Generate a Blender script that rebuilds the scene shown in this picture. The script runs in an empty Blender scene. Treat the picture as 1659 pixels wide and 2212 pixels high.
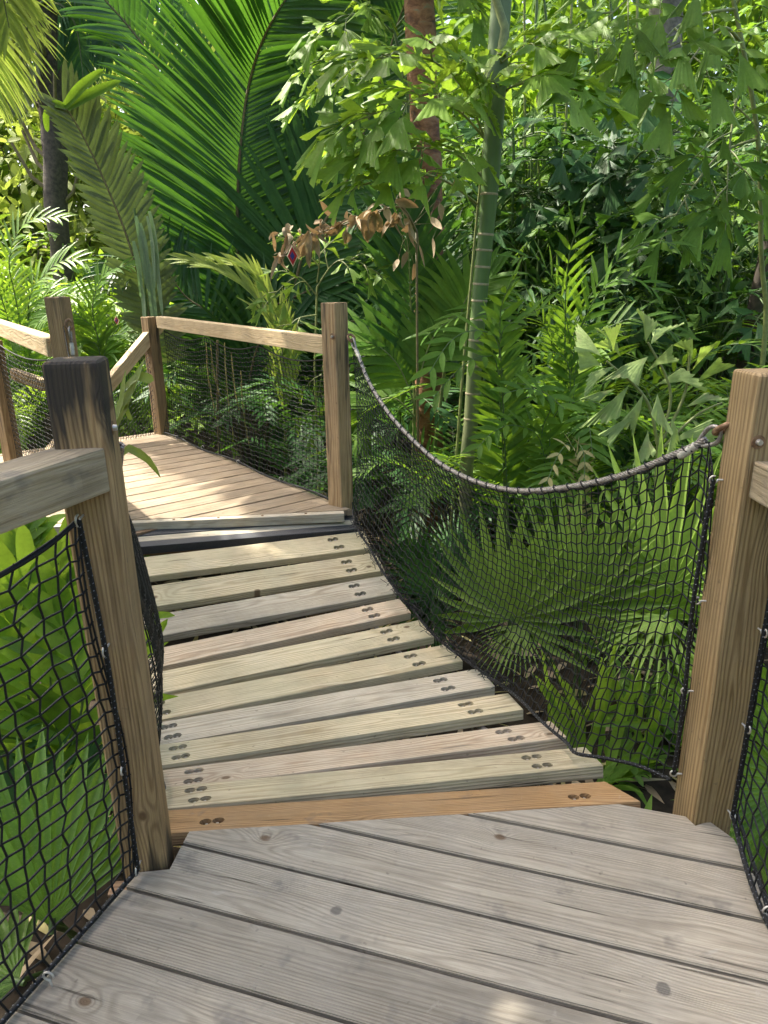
import bpy, bmesh, math, random
import numpy as np
from mathutils import Vector, Matrix, noise
random.seed(11)
R = math.radians
V = Vector

# ------------------------------------------------------------------ camera, sky, sun, exposure
F, CX, CY, PITCH, ROLL, CAMZ = 1535.0, 829.5, 1106.0, R(18.15), R(0.84), 1.5
FWD = V((0, math.cos(PITCH), -math.sin(PITCH))); RT = V((1, 0, 0)); UPV = RT.cross(FWD)
scene = bpy.context.scene
cam = bpy.data.cameras.new('camera'); camo = bpy.data.objects.new('camera', cam)
scene.collection.objects.link(camo); scene.camera = camo
cam.sensor_fit = 'VERTICAL'; cam.sensor_height = 24.0; cam.lens = F / 2212.0 * 24.0
cam.clip_start = 0.02; cam.clip_end = 400
_c, _s = math.cos(ROLL), math.sin(ROLL)
_r = RT * _c - UPV * _s; _u = RT * _s + UPV * _c
camo.matrix_world = Matrix(((_r.x, _u.x, -FWD.x, 0), (_r.y, _u.y, -FWD.y, 0), (_r.z, _u.z, -FWD.z, CAMZ), (0, 0, 0, 1)))

SUN_EL, SUN_AZ = R(59), R(-60)          # azimuth from +Y towards +X
SUN_DIR = V((math.sin(SUN_AZ) * math.cos(SUN_EL), math.cos(SUN_AZ) * math.cos(SUN_EL), math.sin(SUN_EL)))
world = bpy.data.worlds.new('World'); scene.world = world; world.use_nodes = True
wn = world.node_tree; wn.nodes.clear()
sky = wn.nodes.new('ShaderNodeTexSky'); sky.sky_type = 'NISHITA'; sky.sun_disc = False
sky.sun_elevation = SUN_EL; sky.sun_rotation = SUN_AZ; sky.air_density = 0.8; sky.dust_density = 6.0; sky.ozone_density = 0.3
bg = wn.nodes.new('ShaderNodeBackground'); bg.inputs['Strength'].default_value = 0.15
wo = wn.nodes.new('ShaderNodeOutputWorld')
wn.links.new(sky.outputs[0], bg.inputs[0]); wn.links.new(bg.outputs[0], wo.inputs[0])
sun = bpy.data.lights.new('sun', 'SUN'); sun.energy = 2.8; sun.angle = R(0.55); sun.color = (1.0, 0.94, 0.82)
suno = bpy.data.objects.new('sun', sun); scene.collection.objects.link(suno)
suno.rotation_euler = SUN_DIR.to_track_quat('Z', 'Y').to_euler()
vs = scene.view_settings; vs.view_transform = 'Standard'; vs.look = 'None'; vs.gamma = 1.0; vs.exposure = 2.0
cy = scene.cycles
cy.use_denoising = True; cy.use_adaptive_sampling = False; cy.denoising_input_passes = 'RGB_ALBEDO_NORMAL'; cy.denoising_prefilter = 'ACCURATE'; cy.max_bounces = 9; cy.diffuse_bounces = 3; cy.glossy_bounces = 3; cy.transmission_bounces = 6
cy.sample_clamp_indirect = 6.0; cy.caustics_reflective = False; cy.caustics_refractive = False

# ------------------------------------------------------------------ measuring helpers (a photo point to a place in the world)
def ray(px, py):
    x, y = px - CX, py - CY
    x, y = x * _c - y * _s, x * _s + y * _c
    return FWD + RT * (x / F) - UPV * (y / F)
def onz(px, py, z):
    r = ray(px, py); return V((0, 0, CAMZ)) + r * ((z - CAMZ) / r.z)
def at(px, py, Y):
    r = ray(px, py); return V((0, 0, CAMZ)) + r * (Y / r.y)
def proj(p):
    d = p - V((0, 0, CAMZ)); zc = d.dot(FWD); x = d.dot(RT) / zc * F; y = -d.dot(UPV) / zc * F
    return (x * _c + y * _s + CX, -x * _s + y * _c + CY)
def catmull(pts, per=6):
    out = []
    n = len(pts)
    for i in range(n - 1):
        p0, p1, p2, p3 = pts[max(i - 1, 0)], pts[i], pts[i + 1], pts[min(i + 2, n - 1)]
        for k in range(per):
            t = k / per
            out.append(0.5 * ((2 * p1) + (p2 - p0) * t + (2 * p0 - 5 * p1 + 4 * p2 - p3) * t * t + (3 * p1 - p0 - 3 * p2 + p3) * t ** 3))
    out.append(pts[-1].copy()); return out
def resample(pts, n):
    d = [0.0]
    for a, b in zip(pts, pts[1:]): d.append(d[-1] + (b - a).length)
    out = []; j = 0
    for k in range(n):
        s = d[-1] * k / (n - 1)
        while j < len(pts) - 2 and d[j + 1] < s: j += 1
        f = (s - d[j]) / max(d[j + 1] - d[j], 1e-9); out.append(pts[j].lerp(pts[j + 1], min(max(f, 0), 1)))
    return out

# ------------------------------------------------------------------ object helpers
C = scene.collection
def thing(name, label, cat, loc=(0, 0, 0), group=None):
    o = bpy.data.objects.new(name, None); C.objects.link(o); o.location = loc; o.empty_display_size = 0.1
    o['label'] = label; o['category'] = cat
    if group: o['group'] = group
    return o
def tag(o, label, cat, group=None):
    o['label'] = label; o['category'] = cat
    if group: o['group'] = group
    return o
class MB:
    def __init__(s): s.v = []; s.f = []; s.m = []
    def face(s, pts, m=0):
        b = len(s.v); s.v.extend(pts); s.f.append(tuple(range(b, b + len(pts)))); s.m.append(m)
    def grid(s, rows, m=0, closed=False):
        b = len(s.v); w = len(rows[0])
        for r in rows: s.v.extend(r)
        for i in range(len(rows) - 1):
            for j in range(w if closed else w - 1):
                k = (j + 1) % w
                s.f.append((b + i * w + j, b + i * w + k, b + (i + 1) * w + k, b + (i + 1) * w + j)); s.m.append(m)
    def tube(s, pts, rad, n=6, m=0, cap=True, wob=0.0):
        L = len(pts)
        if callable(rad): rr = [rad(i / (L - 1)) for i in range(L)]
        elif isinstance(rad, (tuple, list)): rr = [rad[0] + (rad[1] - rad[0]) * i / (L - 1) for i in range(L)]
        else: rr = [rad] * L
        t0 = (pts[1] - pts[0]).normalized()
        a = t0.cross(V((0, 0, 1)) if abs(t0.z) < .9 else V((1, 0, 0))).normalized()
        rows = []
        for i, p in enumerate(pts):
            t = (pts[min(i + 1, L - 1)] - pts[max(i - 1, 0)])
            t = t.normalized() if t.length > 1e-9 else t0
            a = (a - t * a.dot(t)); a = a.normalized() if a.length > 1e-6 else t.orthogonal().normalized()
            b = t.cross(a)
            rows.append([p + (a * math.cos(2 * math.pi * k / n) + b * math.sin(2 * math.pi * k / n)) * rr[i] * (1 + (random.uniform(-wob, wob) if wob else 0)) for k in range(n)])
        s.grid(rows, m, True)
        if cap: s.face(rows[0][::-1], m); s.face(rows[-1], m)
    def build(s, name, mats, parent=None, smooth=True, origin=None):
        o_ = origin if origin is not None else (V(parent.location) if parent is not None and parent.type == 'EMPTY' else V((0, 0, 0)))
        me = bpy.data.meshes.new(name)
        vv = np.array([tuple(p - o_) for p in s.v], dtype=np.float32) if s.v else np.zeros((0, 3), np.float32)
        me.from_pydata(vv.tolist(), [], s.f)
        for m in (mats if isinstance(mats, (list, tuple)) else [mats]): me.materials.append(m)
        me.polygons.foreach_set('material_index', s.m)
        if smooth: me.polygons.foreach_set('use_smooth', [True] * len(me.polygons))
        me.update()
        o = bpy.data.objects.new(name, me); C.objects.link(o)
        if parent is not None:
            o.parent = parent
        else:
            o.location = o_
        return o
def frame(origin, u, v):
    u = u.normalized(); w = u.cross(v).normalized(); v = w.cross(u)
    return Matrix(((u.x, v.x, w.x, origin.x), (u.y, v.y, w.y, origin.y), (u.z, v.z, w.z, origin.z), (0, 0, 0, 1)))
def from_bm(name, bm, mats, parent=None, mat_world=None, smooth=False):
    me = bpy.data.meshes.new(name); bm.to_mesh(me); bm.free()
    for m in (mats if isinstance(mats, (list, tuple)) else [mats]): me.materials.append(m)
    if smooth:
        for p in me.polygons: p.use_smooth = True
    o = bpy.data.objects.new(name, me); C.objects.link(o)
    M = mat_world or Matrix.Identity(4)
    if parent is not None:
        o.parent = parent
        off = V(parent.location) if parent.type == 'EMPTY' else None
        if off is not None: M = Matrix.Translation(-off) @ M
        else: M = Matrix.Identity(4) if mat_world is None else (parent_world(parent).inverted() @ M)
    o.matrix_local = M
    return o
def parent_world(o):
    M = o.matrix_local.copy()
    while o.parent is not None:
        o = o.parent; M = o.matrix_local @ M if o.type != 'EMPTY' else Matrix.Translation(o.location) @ M
    return M
def box_bm(x0, x1, y0, y1, z0, z1, bev=0.004, seg=2, wane=0.0):
    bm = bmesh.new(); bmesh.ops.create_cube(bm, size=1)
    for v in bm.verts:
        v.co = V((x0 + (v.co.x + .5) * (x1 - x0), y0 + (v.co.y + .5) * (y1 - y0), z0 + (v.co.z + .5) * (z1 - z0)))
    if bev: bmesh.ops.bevel(bm, geom=list(bm.edges), offset=bev, segments=seg, profile=.6, affect='EDGES')
    return bm
def board(name, parent, origin, u, v, lx, wy, tz, mat, bev=0.004, seg=2):
    """a timber running along u from origin; v across; top face at origin level"""
    if u.cross(v).z < -.2: v = -v
    return from_bm(name, box_bm(0, lx, -wy / 2, wy / 2, -tz, 0, bev, seg), mat, parent, frame(origin, u, v))
def dup(root, loc, rotz, sc=1.0, label=None, group=None):
    r = root.copy(); C.objects.link(r); r.location = loc; r.rotation_euler = (0, 0, rotz); r.scale = (sc, sc, sc)
    if label: r['label'] = label
    if group: r['group'] = group
    for ch in list(root.children):
        c = ch.copy(); C.objects.link(c); c.parent = r
        for g in ch.children:
            d = g.copy(); C.objects.link(d); d.parent = c
    return r

# ------------------------------------------------------------------ materials
class NT:
    def __init__(s, name):
        s.m = bpy.data.materials.new(name); s.m.use_nodes = True; s.t = s.m.node_tree; s.t.nodes.clear()
        s.out = s.t.nodes.new('ShaderNodeOutputMaterial')
    def n(s, typ, inp=None, **kw):
        nd = s.t.nodes.new(typ)
        for k, v in kw.items(): setattr(nd, k, v)
        for k, v in (inp or {}).items():
            sk = nd.inputs[k]
            if isinstance(v, bpy.types.NodeSocket): s.t.links.new(v, sk)
            elif isinstance(v, (tuple, list)) and len(v) == 3 and sk.type == 'RGBA': sk.default_value = (*v, 1)
            else: sk.default_value = v
        return nd
    def math(s, op, a, b=0.0, c=None, clamp=False):
        nd = s.n('ShaderNodeMath', {0: a, 1: b}, operation=op, use_clamp=clamp)
        if c is not None:
            if isinstance(c, bpy.types.NodeSocket): s.t.links.new(c, nd.inputs[2])
            else: nd.inputs[2].default_value = c
        return nd.outputs[0]
    def mix(s, f, a, b, mode='MIX'):
        nd = s.n('ShaderNodeMixRGB', {0: f, 1: a, 2: b}, blend_type=mode); return nd.outputs[0]
    def ramp(s, f, stops):
        nd = s.n('ShaderNodeValToRGB', {0: f}); e = nd.color_ramp.elements
        e[0].position, e[0].color = stops[0][0], _c4(stops[0][1]); e[1].position, e[1].color = stops[-1][0], _c4(stops[-1][1])
        for p, c in stops[1:-1]:
            x = e.new(p); x.color = _c4(c)
        return nd.outputs[0]
    def noise(s, vec, scale, detail=3, rough=.55, dist=0.0):
        nd = s.n('ShaderNodeTexNoise', {'Vector': vec, 'Scale': scale, 'Detail': detail, 'Roughness': rough, 'Distortion': dist}); return nd.outputs['Fac']
def _c4(c):
    return (c, c, c, 1) if isinstance(c, (int, float)) else (*c, 1)
def leaf_mat(name, a, b, tr, amt=.42, rough=.42, spec=.4, blotch=None, spots=0.0):
    t = NT(name)
    geo = t.n('ShaderNodeNewGeometry'); oi = t.n('ShaderNodeObjectInfo'); tc = t.n('ShaderNodeTexCoord')
    col = t.mix(geo.outputs['Random Per Island'], a, b)
    nz = t.noise(tc.outputs['Object'], 7.0, 3)
    fine = t.noise(tc.outputs['Object'], 60.0, 2)
    var = t.math('MULTIPLY_ADD', oi.outputs['Random'], .3, .72)
    var = t.math('MULTIPLY', var, t.math('MULTIPLY_ADD', nz, .7, .65))
    var = t.math('MULTIPLY', var, t.math('MULTIPLY_ADD', fine, .4, .8))
    col = t.mix(1.0, col, t.n('ShaderNodeCombineXYZ', {0: var, 1: var, 2: var}).outputs[0], 'MULTIPLY')
    if blotch is not None:
        bm_ = t.ramp(t.noise(tc.outputs['Object'], 11.0, 4, .65), [(.56, 0.0), (.68, 1.0)])
        col = t.mix(t.math('MULTIPLY', bm_, .75), col, blotch)
    if spots:
        sp = t.ramp(t.noise(tc.outputs['Object'], 160.0, 2, .5), [(.58, 0.0), (.66, 1.0)])
        col = t.mix(t.math('MULTIPLY', sp, spots), col, (.35, .42, .12))
    tcol = t.mix(geo.outputs['Random Per Island'], tuple(x * .8 for x in tr), tr)
    tcol = t.mix(1.0, tcol, t.n('ShaderNodeCombineXYZ', {0: var, 1: var, 2: var}).outputs[0], 'MULTIPLY')
    bump = t.n('ShaderNodeBump', {'Strength': .25, 'Distance': .01, 'Height': fine})
    p = t.n('ShaderNodeBsdfPrincipled', {'Base Color': col, 'Roughness': rough, 'Specular IOR Level': spec, 'Normal': bump.outputs[0]})
    tl = t.n('ShaderNodeBsdfTranslucent', {'Color': tcol})
    mx = t.n('ShaderNodeMixShader', {0: amt, 1: p.outputs[0], 2: tl.outputs[0]})
    t.t.links.new(mx.outputs[0], t.out.inputs[0]); return t.m
def plain(name, col, rough=.6, metal=0.0, spec=.5, var=.25, scale=20.0, bump=.2, col2=None):
    t = NT(name); tc = t.n('ShaderNodeTexCoord')
    nz = t.noise(tc.outputs['Object'], scale, 4, .6)
    c = t.mix(t.ramp(nz, [(.35, 0.0), (.65, 1.0)]), col2 or tuple(x * (1 - var) for x in col), col)
    b = t.n('ShaderNodeBump', {'Strength': bump, 'Distance': .005, 'Height': nz})
    p = t.n('ShaderNodeBsdfPrincipled', {'Base Color': c, 'Roughness': rough, 'Metallic': metal, 'Specular IOR Level': spec, 'Normal': b.outputs[0]})
    t.t.links.new(p.outputs[0], t.out.inputs[0]); return t.m
def wood(name, early, late, axis='X', weather=(.27, .255, .235), wamt=.4, ring=46.0, dist=5.0, dark=None, top_stain=None, streak=.35, rough=.72, green=None, ringc=.75, pit=(2.6, .45), scuff=0.0):
    """sawn softwood: growth rings about the length axis, fibres, knots, weathering"""
    t = NT(name); tc = t.n('ShaderNodeTexCoord'); oi = t.n('ShaderNodeObjectInfo')
    sep = t.n('ShaderNodeSeparateXYZ', {0: tc.outputs['Object']})
    X, Y, Z = sep.outputs
    if axis == 'Z': X, Y, Z = Z, Y, X
    rnd = oi.outputs['Random']
    off = t.math('MULTIPLY', rnd, 31.7)
    Xo = t.math('ADD', X, off)
    oy = t.math('MULTIPLY_ADD', t.math('FRACT', t.math('MULTIPLY', rnd, 7.31)), .16, -.08)
    Yo = t.math('ADD', Y, oy); Zo = t.math('ADD', Z, .045)
    # knots
    kv = t.n('ShaderNodeCombineXYZ', {0: t.math('MULTIPLY', Xo, 1.6), 1: t.math('MULTIPLY', t.math('ADD', Y, off), 2.4), 2: 0.0}).outputs[0]
    vo = t.n('ShaderNodeTexVoronoi', {'Vector': kv, 'Scale': 1.0}, voronoi_dimensions='2D')
    has = t.math('GREATER_THAN', t.n('ShaderNodeSeparateColor', {0: vo.outputs['Color']}).outputs[0], .45)
    kd = vo.outputs['Distance']
    swirl = t.math('MULTIPLY', has, t.math('POWER', 2.718, t.math('MULTIPLY', kd, -13.0)))
    knot = t.math('MULTIPLY', has, t.ramp(kd, [(.018, 1.0), (.032, 0.0)]))
    lowx = t.n('ShaderNodeCombineXYZ', {0: t.math('MULTIPLY', Xo, .9), 1: t.math('MULTIPLY', Yo, 5.0), 2: t.math('MULTIPLY', Zo, 5.0)}).outputs[0]
    ln = t.noise(lowx, 1.6, 2, .5)
    disp = t.math('MULTIPLY_ADD', ln, .05, t.math('MULTIPLY', swirl, .035))
    wv = t.n('ShaderNodeCombineXYZ', {0: t.math('MULTIPLY', Xo, .12), 1: t.math('ADD', Yo, disp), 2: t.math('ADD', Zo, disp)}).outputs[0]
    wave = t.n('ShaderNodeTexWave', {'Vector': wv, 'Scale': ring, 'Distortion': dist * .25, 'Detail': 2.0, 'Detail Scale': 1.2, 'Detail Roughness': .5}, wave_type='RINGS', rings_direction='X', wave_profile='SIN')
    rings = t.ramp(wave.outputs['Fac'], [(.3, 0.0), (.85, .75), (1.0, 1.0)])
    fv = t.n('ShaderNodeCombineXYZ', {0: t.math('MULTIPLY', Xo, 9.0), 1: t.math('MULTIPLY', Y, 260.0), 2: t.math('MULTIPLY', Z, 260.0)}).outputs[0]
    fib = t.noise(fv, 1.0, 4, .65)
    sv = t.n('ShaderNodeCombineXYZ', {0: t.math('MULTIPLY', Xo, 1.3), 1: t.math('MULTIPLY', Y, 34.0), 2: t.math('MULTIPLY', Z, 34.0)}).outputs[0]
    stre = t.noise(sv, 1.0, 3, .6)
    bv = t.n('ShaderNodeCombineXYZ', {0: t.math('MULTIPLY', Xo, 1.2), 1: t.math('ADD', Y, off), 2: Z}).outputs[0]
    blot = t.noise(bv, 5.0, 4, .6)
    col = t.mix(t.math('MULTIPLY', rings, ringc), early, late)
    col = t.mix(t.math('MULTIPLY', t.ramp(blot, [(.3, 0.0), (.72, 1.0)]), wamt), col, weather)
    col = t.mix(t.math('MULTIPLY', t.ramp(stre, [(.48, 0.0), (.75, 1.0)]), streak), col, tuple(x * .38 for x in late))
    if green is not None:
        col = t.mix(t.math('MULTIPLY', t.ramp(t.noise(bv, 3.0, 2), [(.4, 0.0), (.65, 1.0)]), .55), col, green)
    dampn = t.ramp(t.noise(bv, 2.1, 5, .65), [(.25, .72), (.6, 1.05)])
    fm = t.math('MULTIPLY', t.math('MULTIPLY_ADD', fib, 1.0, .5), dampn)
    col = t.mix(1.0, col, t.n('ShaderNodeCombineXYZ', {0: fm, 1: fm, 2: fm}).outputs[0], 'MULTIPLY')
    pv = t.math('MULTIPLY_ADD', rnd, .34, .83)
    col = t.mix(1.0, col, t.n('ShaderNodeCombineXYZ', {0: pv, 1: pv, 2: pv}).outputs[0], 'MULTIPLY')
    col = t.mix(t.math('MULTIPLY', knot, .8), col, (.10, .055, .025))
    # long drying checks
    cv = t.n('ShaderNodeCombineXYZ', {0: t.math('MULTIPLY', Xo, pit[0]), 1: t.math('MULTIPLY', Y, 70.0), 2: t.math('MULTIPLY', Z, 70.0)}).outputs[0]
    chk = t.ramp(t.noise(cv, 1.0, 2, .4), [(.69, 0.0), (.73, 1.0)])
    col = t.mix(t.math('MULTIPLY', chk, pit[1]), col, (.035, .028, .02))
    # specks of dirt
    spv = t.n('ShaderNodeCombineXYZ', {0: t.math('ADD', X, off), 1: Y, 2: Z}).outputs[0]
    spk = t.ramp(t.noise(spv, 38.0, 2, .5), [(.70, 0.0), (.76, 1.0)])
    col = t.mix(t.math('MULTIPLY', spk, .4), col, (.05, .045, .04))
    if scuff:
        sc = t.ramp(t.noise(spv, 17.0, 5, .7, 1.0), [(.63, 0.0), (.72, 1.0)])
        col = t.mix(t.math('MULTIPLY', sc, scuff), col, (.42, .40, .36))
        vs2 = t.n('ShaderNodeTexVoronoi', {'Vector': spv, 'Scale': 4.2}, voronoi_dimensions='3D')
        so = t.math('MULTIPLY', t.math('GREATER_THAN', t.n('ShaderNodeSeparateColor', {0: vs2.outputs['Color']}).outputs[0], .72), t.ramp(t.math('ADD', vs2.outputs['Distance'], t.math('MULTIPLY', t.noise(spv, 60.0, 3), .05)), [(.085, 1.0), (.105, 0.0)]))
        col = t.mix(t.math('MULTIPLY', so, .65), col, (.06, .055, .055))
        st2 = t.ramp(t.noise(spv, 9.0, 3, .6), [(.60, 0.0), (.70, 1.0)])
        col = t.mix(t.math('MULTIPLY', st2, .45), col, (.09, .085, .085))
    if dark is not None:          # water and mould stains running down the grain
        dn = t.noise(t.n('ShaderNodeCombineXYZ', {0: t.math('MULTIPLY', X, 2.2), 1: t.math('MULTIPLY', Y, 22.0), 2: t.math('MULTIPLY', Z, 22.0)}).outputs[0], 1.0, 3, .6)
        gz = t.n('ShaderNodeMapRange', {0: X, 1: dark[0], 2: dark[1], 3: 0.0, 4: 1.0}).outputs[0]
        dk = t.ramp(t.math('ADD', t.math('MULTIPLY', gz, .50), t.math('MULTIPLY', dn, 1.15)), [(.84, 0.0), (1.02, 1.0)])
        col = t.mix(t.math('MULTIPLY', dk, dark[2]), col, (.022, .021, .022))
        if len(dark) > 3:
            gb = t.n('ShaderNodeMapRange', {0: X, 1: dark[4], 2: dark[3], 3: 0.0, 4: 1.0}).outputs[0]
            db = t.ramp(t.math('ADD', t.math('MULTIPLY', gb, .40), t.math('MULTIPLY', dn, 1.15)), [(.84, 0.0), (1.0, 1.0)])
            col = t.mix(t.math('MULTIPLY', db, .8), col, (.028, .024, .02))
    h = t.math('ADD', t.math('MULTIPLY', rings, .35), t.math('ADD', t.math('MULTIPLY', fib, .7), t.math('MULTIPLY', chk, -1.2)))
    b = t.n('ShaderNodeBump', {'Strength': .8, 'Distance': .003, 'Height': h})
    p = t.n('ShaderNodeBsdfPrincipled', {'Base Color': col, 'Roughness': t.math('MULTIPLY_ADD', fib, .25, rough - .12), 'Specular IOR Level': .3, 'Normal': b.outputs[0]})
    t.t.links.new(p.outputs[0], t.out.inputs[0]); return t.m

M_DECK = wood('weathered_deck_wood', (.345, .305, .24), (.18, .15, .112), weather=(.295, .272, .232), wamt=.65, ring=52, scuff=.30, streak=.3, ringc=.6, pit=(2.2, .7))
M_TREAD = wood('pressure_treated_pine', (.62, .52, .34), (.34, .26, .135), weather=(.51, .47, .36), wamt=.45, ring=40, green=(.46, .42, .275), streak=.34, ringc=.85, pit=(2.4, .6))
M_TREAD_G = wood('greyed_pine', (.52, .455, .345), (.28, .23, .16), weather=(.46, .425, .35), wamt=.6, ring=44, streak=.38, ringc=.75, pit=(2.4, .6))
M_TREAD_R = wood('reddish_pine', (.55, .44, .31), (.32, .215, .135), weather=(.48, .43, .345), wamt=.5, ring=44, streak=.38, ringc=.8, pit=(2.4, .6))
M_TREAD_O = wood('orange_pine', (.45, .275, .125), (.25, .125, .042), weather=(.36, .265, .165), wamt=.5, ring=44, streak=.35, scuff=.25, pit=(2.4, .6))
M_FAR = wood('warm_deck_wood', (.35, .275, .185), (.21, .14, .08), weather=(.32, .275, .215), wamt=.5, ring=44, streak=.4, ringc=.7, pit=(2.4, .6))
M_LIP = wood('pale_grey_edge_wood', (.46, .40, .30), (.30, .24, .16), weather=(.40, .38, .34), wamt=.6, ring=40)
M_POST_L = wood('dark_stained_post_wood', (.40, .265, .13), (.19, .105, .045), 'X', weather=(.30, .22, .135), wamt=.45, ring=34, dark=(1.92, 2.27, .90, 1.0, 1.16), streak=.65, pit=(1.1, .8))
M_POST_R = wood('honey_post_wood', (.35, .245, .12), (.17, .10, .038), 'X', weather=(.29, .22, .13), wamt=.4, ring=30, streak=.2, ringc=.85)
M_POST_F = wood('tan_post_wood', (.43, .29, .155), (.24, .135, .06), 'X', weather=(.34, .25, .16), wamt=.4, ring=34, dark=(0.2, 4.8, .8), streak=.5)
M_RAIL = wood('pale_rail_wood', (.52, .40, .24), (.36, .24, .12), 'X', weather=(.44, .36, .25), wamt=.35, ring=38, streak=.25, ringc=.5)
M_RAIL_L = wood('grey_rail_wood', (.42, .335, .21), (.24, .17, .09), 'X', weather=(.36, .31, .235), wamt=.6, ring=38, streak=.3, scuff=.2, ringc=.6)
M_BEAM = wood('brown_beam_wood', (.30, .18, .09), (.17, .09, .04), 'X', ring=36)
M_MAT = plain('black_grip_mat', (.05, .055, .065), .55, scale=220, bump=.5, var=.5)
M_NET = plain('black_net_cord', (.006, .007, .009), .5, spec=.35, scale=300, bump=.6, var=.4)
M_LACE = plain('pale_lacing_thread', (.16, .17, .20), .6, scale=90)
M_WIRE = plain('galvanised_wire', (.38, .36, .34), .42, .55, scale=120, col2=(.19, .16, .14), bump=.3)
M_ZINC = plain('zinc_hook_metal', (.62, .60, .56), .38, .6, scale=60, col2=(.40, .36, .31))
M_RUST = plain('rusty_shackle_metal', (.30, .19, .11), .6, .4, scale=70, col2=(.14, .075, .04), bump=.5)
M_FERR = plain('white_ferrule', (.58, .56, .50), .5, .2, scale=60, col2=(.40, .37, .30))
M_SOIL = plain('dark_soil', (.045, .034, .024), .95, scale=9, var=.6, bump=1.0, col2=(.018, .014, .010), spec=.15)
M_ROCK = plain('pale_rough_rock', (.34, .31, .26), .9, scale=7, bump=1.2, col2=(.15, .135, .11), spec=.2)
M_PATH = plain('grey_path_concrete', (.33, .32, .30), .9, scale=14, bump=.5)

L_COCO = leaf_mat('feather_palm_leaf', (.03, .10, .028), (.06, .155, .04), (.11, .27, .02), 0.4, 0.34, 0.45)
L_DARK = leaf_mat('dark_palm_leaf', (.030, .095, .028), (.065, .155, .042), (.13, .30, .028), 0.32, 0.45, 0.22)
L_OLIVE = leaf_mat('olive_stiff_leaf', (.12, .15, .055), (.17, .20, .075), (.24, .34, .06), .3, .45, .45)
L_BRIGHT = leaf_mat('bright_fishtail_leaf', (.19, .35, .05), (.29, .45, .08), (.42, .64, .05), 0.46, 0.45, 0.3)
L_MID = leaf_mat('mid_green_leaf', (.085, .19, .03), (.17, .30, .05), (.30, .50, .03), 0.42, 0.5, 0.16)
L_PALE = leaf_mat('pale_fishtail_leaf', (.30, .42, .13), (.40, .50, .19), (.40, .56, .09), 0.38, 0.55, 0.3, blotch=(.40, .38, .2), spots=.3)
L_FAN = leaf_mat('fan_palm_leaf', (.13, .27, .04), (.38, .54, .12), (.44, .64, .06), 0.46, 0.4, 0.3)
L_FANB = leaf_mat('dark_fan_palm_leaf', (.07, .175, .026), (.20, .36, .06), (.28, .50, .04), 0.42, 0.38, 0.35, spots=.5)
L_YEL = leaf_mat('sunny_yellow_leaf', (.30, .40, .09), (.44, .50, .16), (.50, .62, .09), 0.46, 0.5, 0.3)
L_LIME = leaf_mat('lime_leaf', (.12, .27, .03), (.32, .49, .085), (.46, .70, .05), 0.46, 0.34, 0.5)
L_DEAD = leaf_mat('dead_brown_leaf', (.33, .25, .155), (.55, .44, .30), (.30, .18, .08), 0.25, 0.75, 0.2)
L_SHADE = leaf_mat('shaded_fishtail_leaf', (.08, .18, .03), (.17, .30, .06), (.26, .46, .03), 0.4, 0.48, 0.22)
L_DEADP = leaf_mat('pale_dead_leaf', (.40, .32, .21), (.55, .46, .33), (.35, .22, .1), .25, .75, .2)
L_STRAW = leaf_mat('straw_leaf', (.42, .36, .15), (.52, .46, .22), (.5, .42, .15), .3, .7, .2)
L_SILV = leaf_mat('silvery_leaf', (.16, .24, .14), (.24, .32, .2), (.2, .34, .1), .3, .35, .6)
M_STEM = plain('green_stem', (.10, .17, .045), .5, scale=30, var=.4)
M_STEMY = plain('pale_stem', (.24, .27, .09), .5, scale=30, var=.4)
M_RACH = plain('brown_rachis', (.19, .15, .07), .6, scale=30, var=.4)
M_RACHG = plain('olive_rachis', (.12, .15, .05), .55, scale=30, var=.4)
M_BARK = plain('grey_bark', (.20, .18, .15), .9, scale=14, bump=1.0, col2=(.09, .08, .065))
M_DBARK = plain('dark_bark', (.10, .08, .06), .9, scale=18, bump=1.2, col2=(.045, .036, .03))
def ringed_trunk_mat():
    t = NT('ringed_green_trunk'); tc = t.n('ShaderNodeTexCoord'); sep = t.n('ShaderNodeSeparateXYZ', {0: tc.outputs['Object']})
    z = sep.outputs[2]; nz = t.noise(tc.outputs['Object'], 6.0, 3); fine = t.noise(tc.outputs['Object'], 45.0, 3)
    base = t.mix(t.n('ShaderNodeMapRange', {0: z, 1: 1.0, 2: 2.2, 3: 0.0, 4: 1.0}).outputs[0], (.26, .255, .14), (.085, .15, .04))
    base = t.mix(t.math('MULTIPLY', t.n('ShaderNodeMapRange', {0: z, 1: 2.9, 2: 3.6, 3: 0.0, 4: 1.0}).outputs[0], .6), base, (.17, .21, .12))
    mott = t.ramp(nz, [(.48, 0.0), (.62, 1.0)])
    low = t.n('ShaderNodeMapRange', {0: z, 1: 2.1, 2: .9, 3: .25, 4: 1.0}).outputs[0]
    base = t.mix(t.math('MULTIPLY', t.math('MULTIPLY', mott, low), .85), base, (.05, .075, .03))
    sc = t.n('ShaderNodeCombineXYZ', {0: t.math('MULTIPLY', sep.outputs[0], 40.0), 1: t.math('MULTIPLY', sep.outputs[1], 40.0), 2: t.math('MULTIPLY', z, 3.0)}).outputs[0]
    st = t.noise(sc, 1.0, 3); m = t.math('MULTIPLY_ADD', st, .5, .75)
    base = t.mix(1.0, base, t.n('ShaderNodeCombineXYZ', {0: m, 1: m, 2: m}).outputs[0], 'MULTIPLY')
    b = t.n('ShaderNodeBump', {'Strength': .3, 'Distance': .004, 'Height': fine})
    p = t.n('ShaderNodeBsdfPrincipled', {'Base Color': base, 'Roughness': .5, 'Specular IOR Level': .4, 'Normal': b.outputs[0]})
    t.t.links.new(p.outputs[0], t.out.inputs[0]); return t.m
M_RTRUNK = ringed_trunk_mat()
M_RSCAR = plain('pale_leaf_scar', (.36, .31, .19), .8, scale=60)
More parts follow.
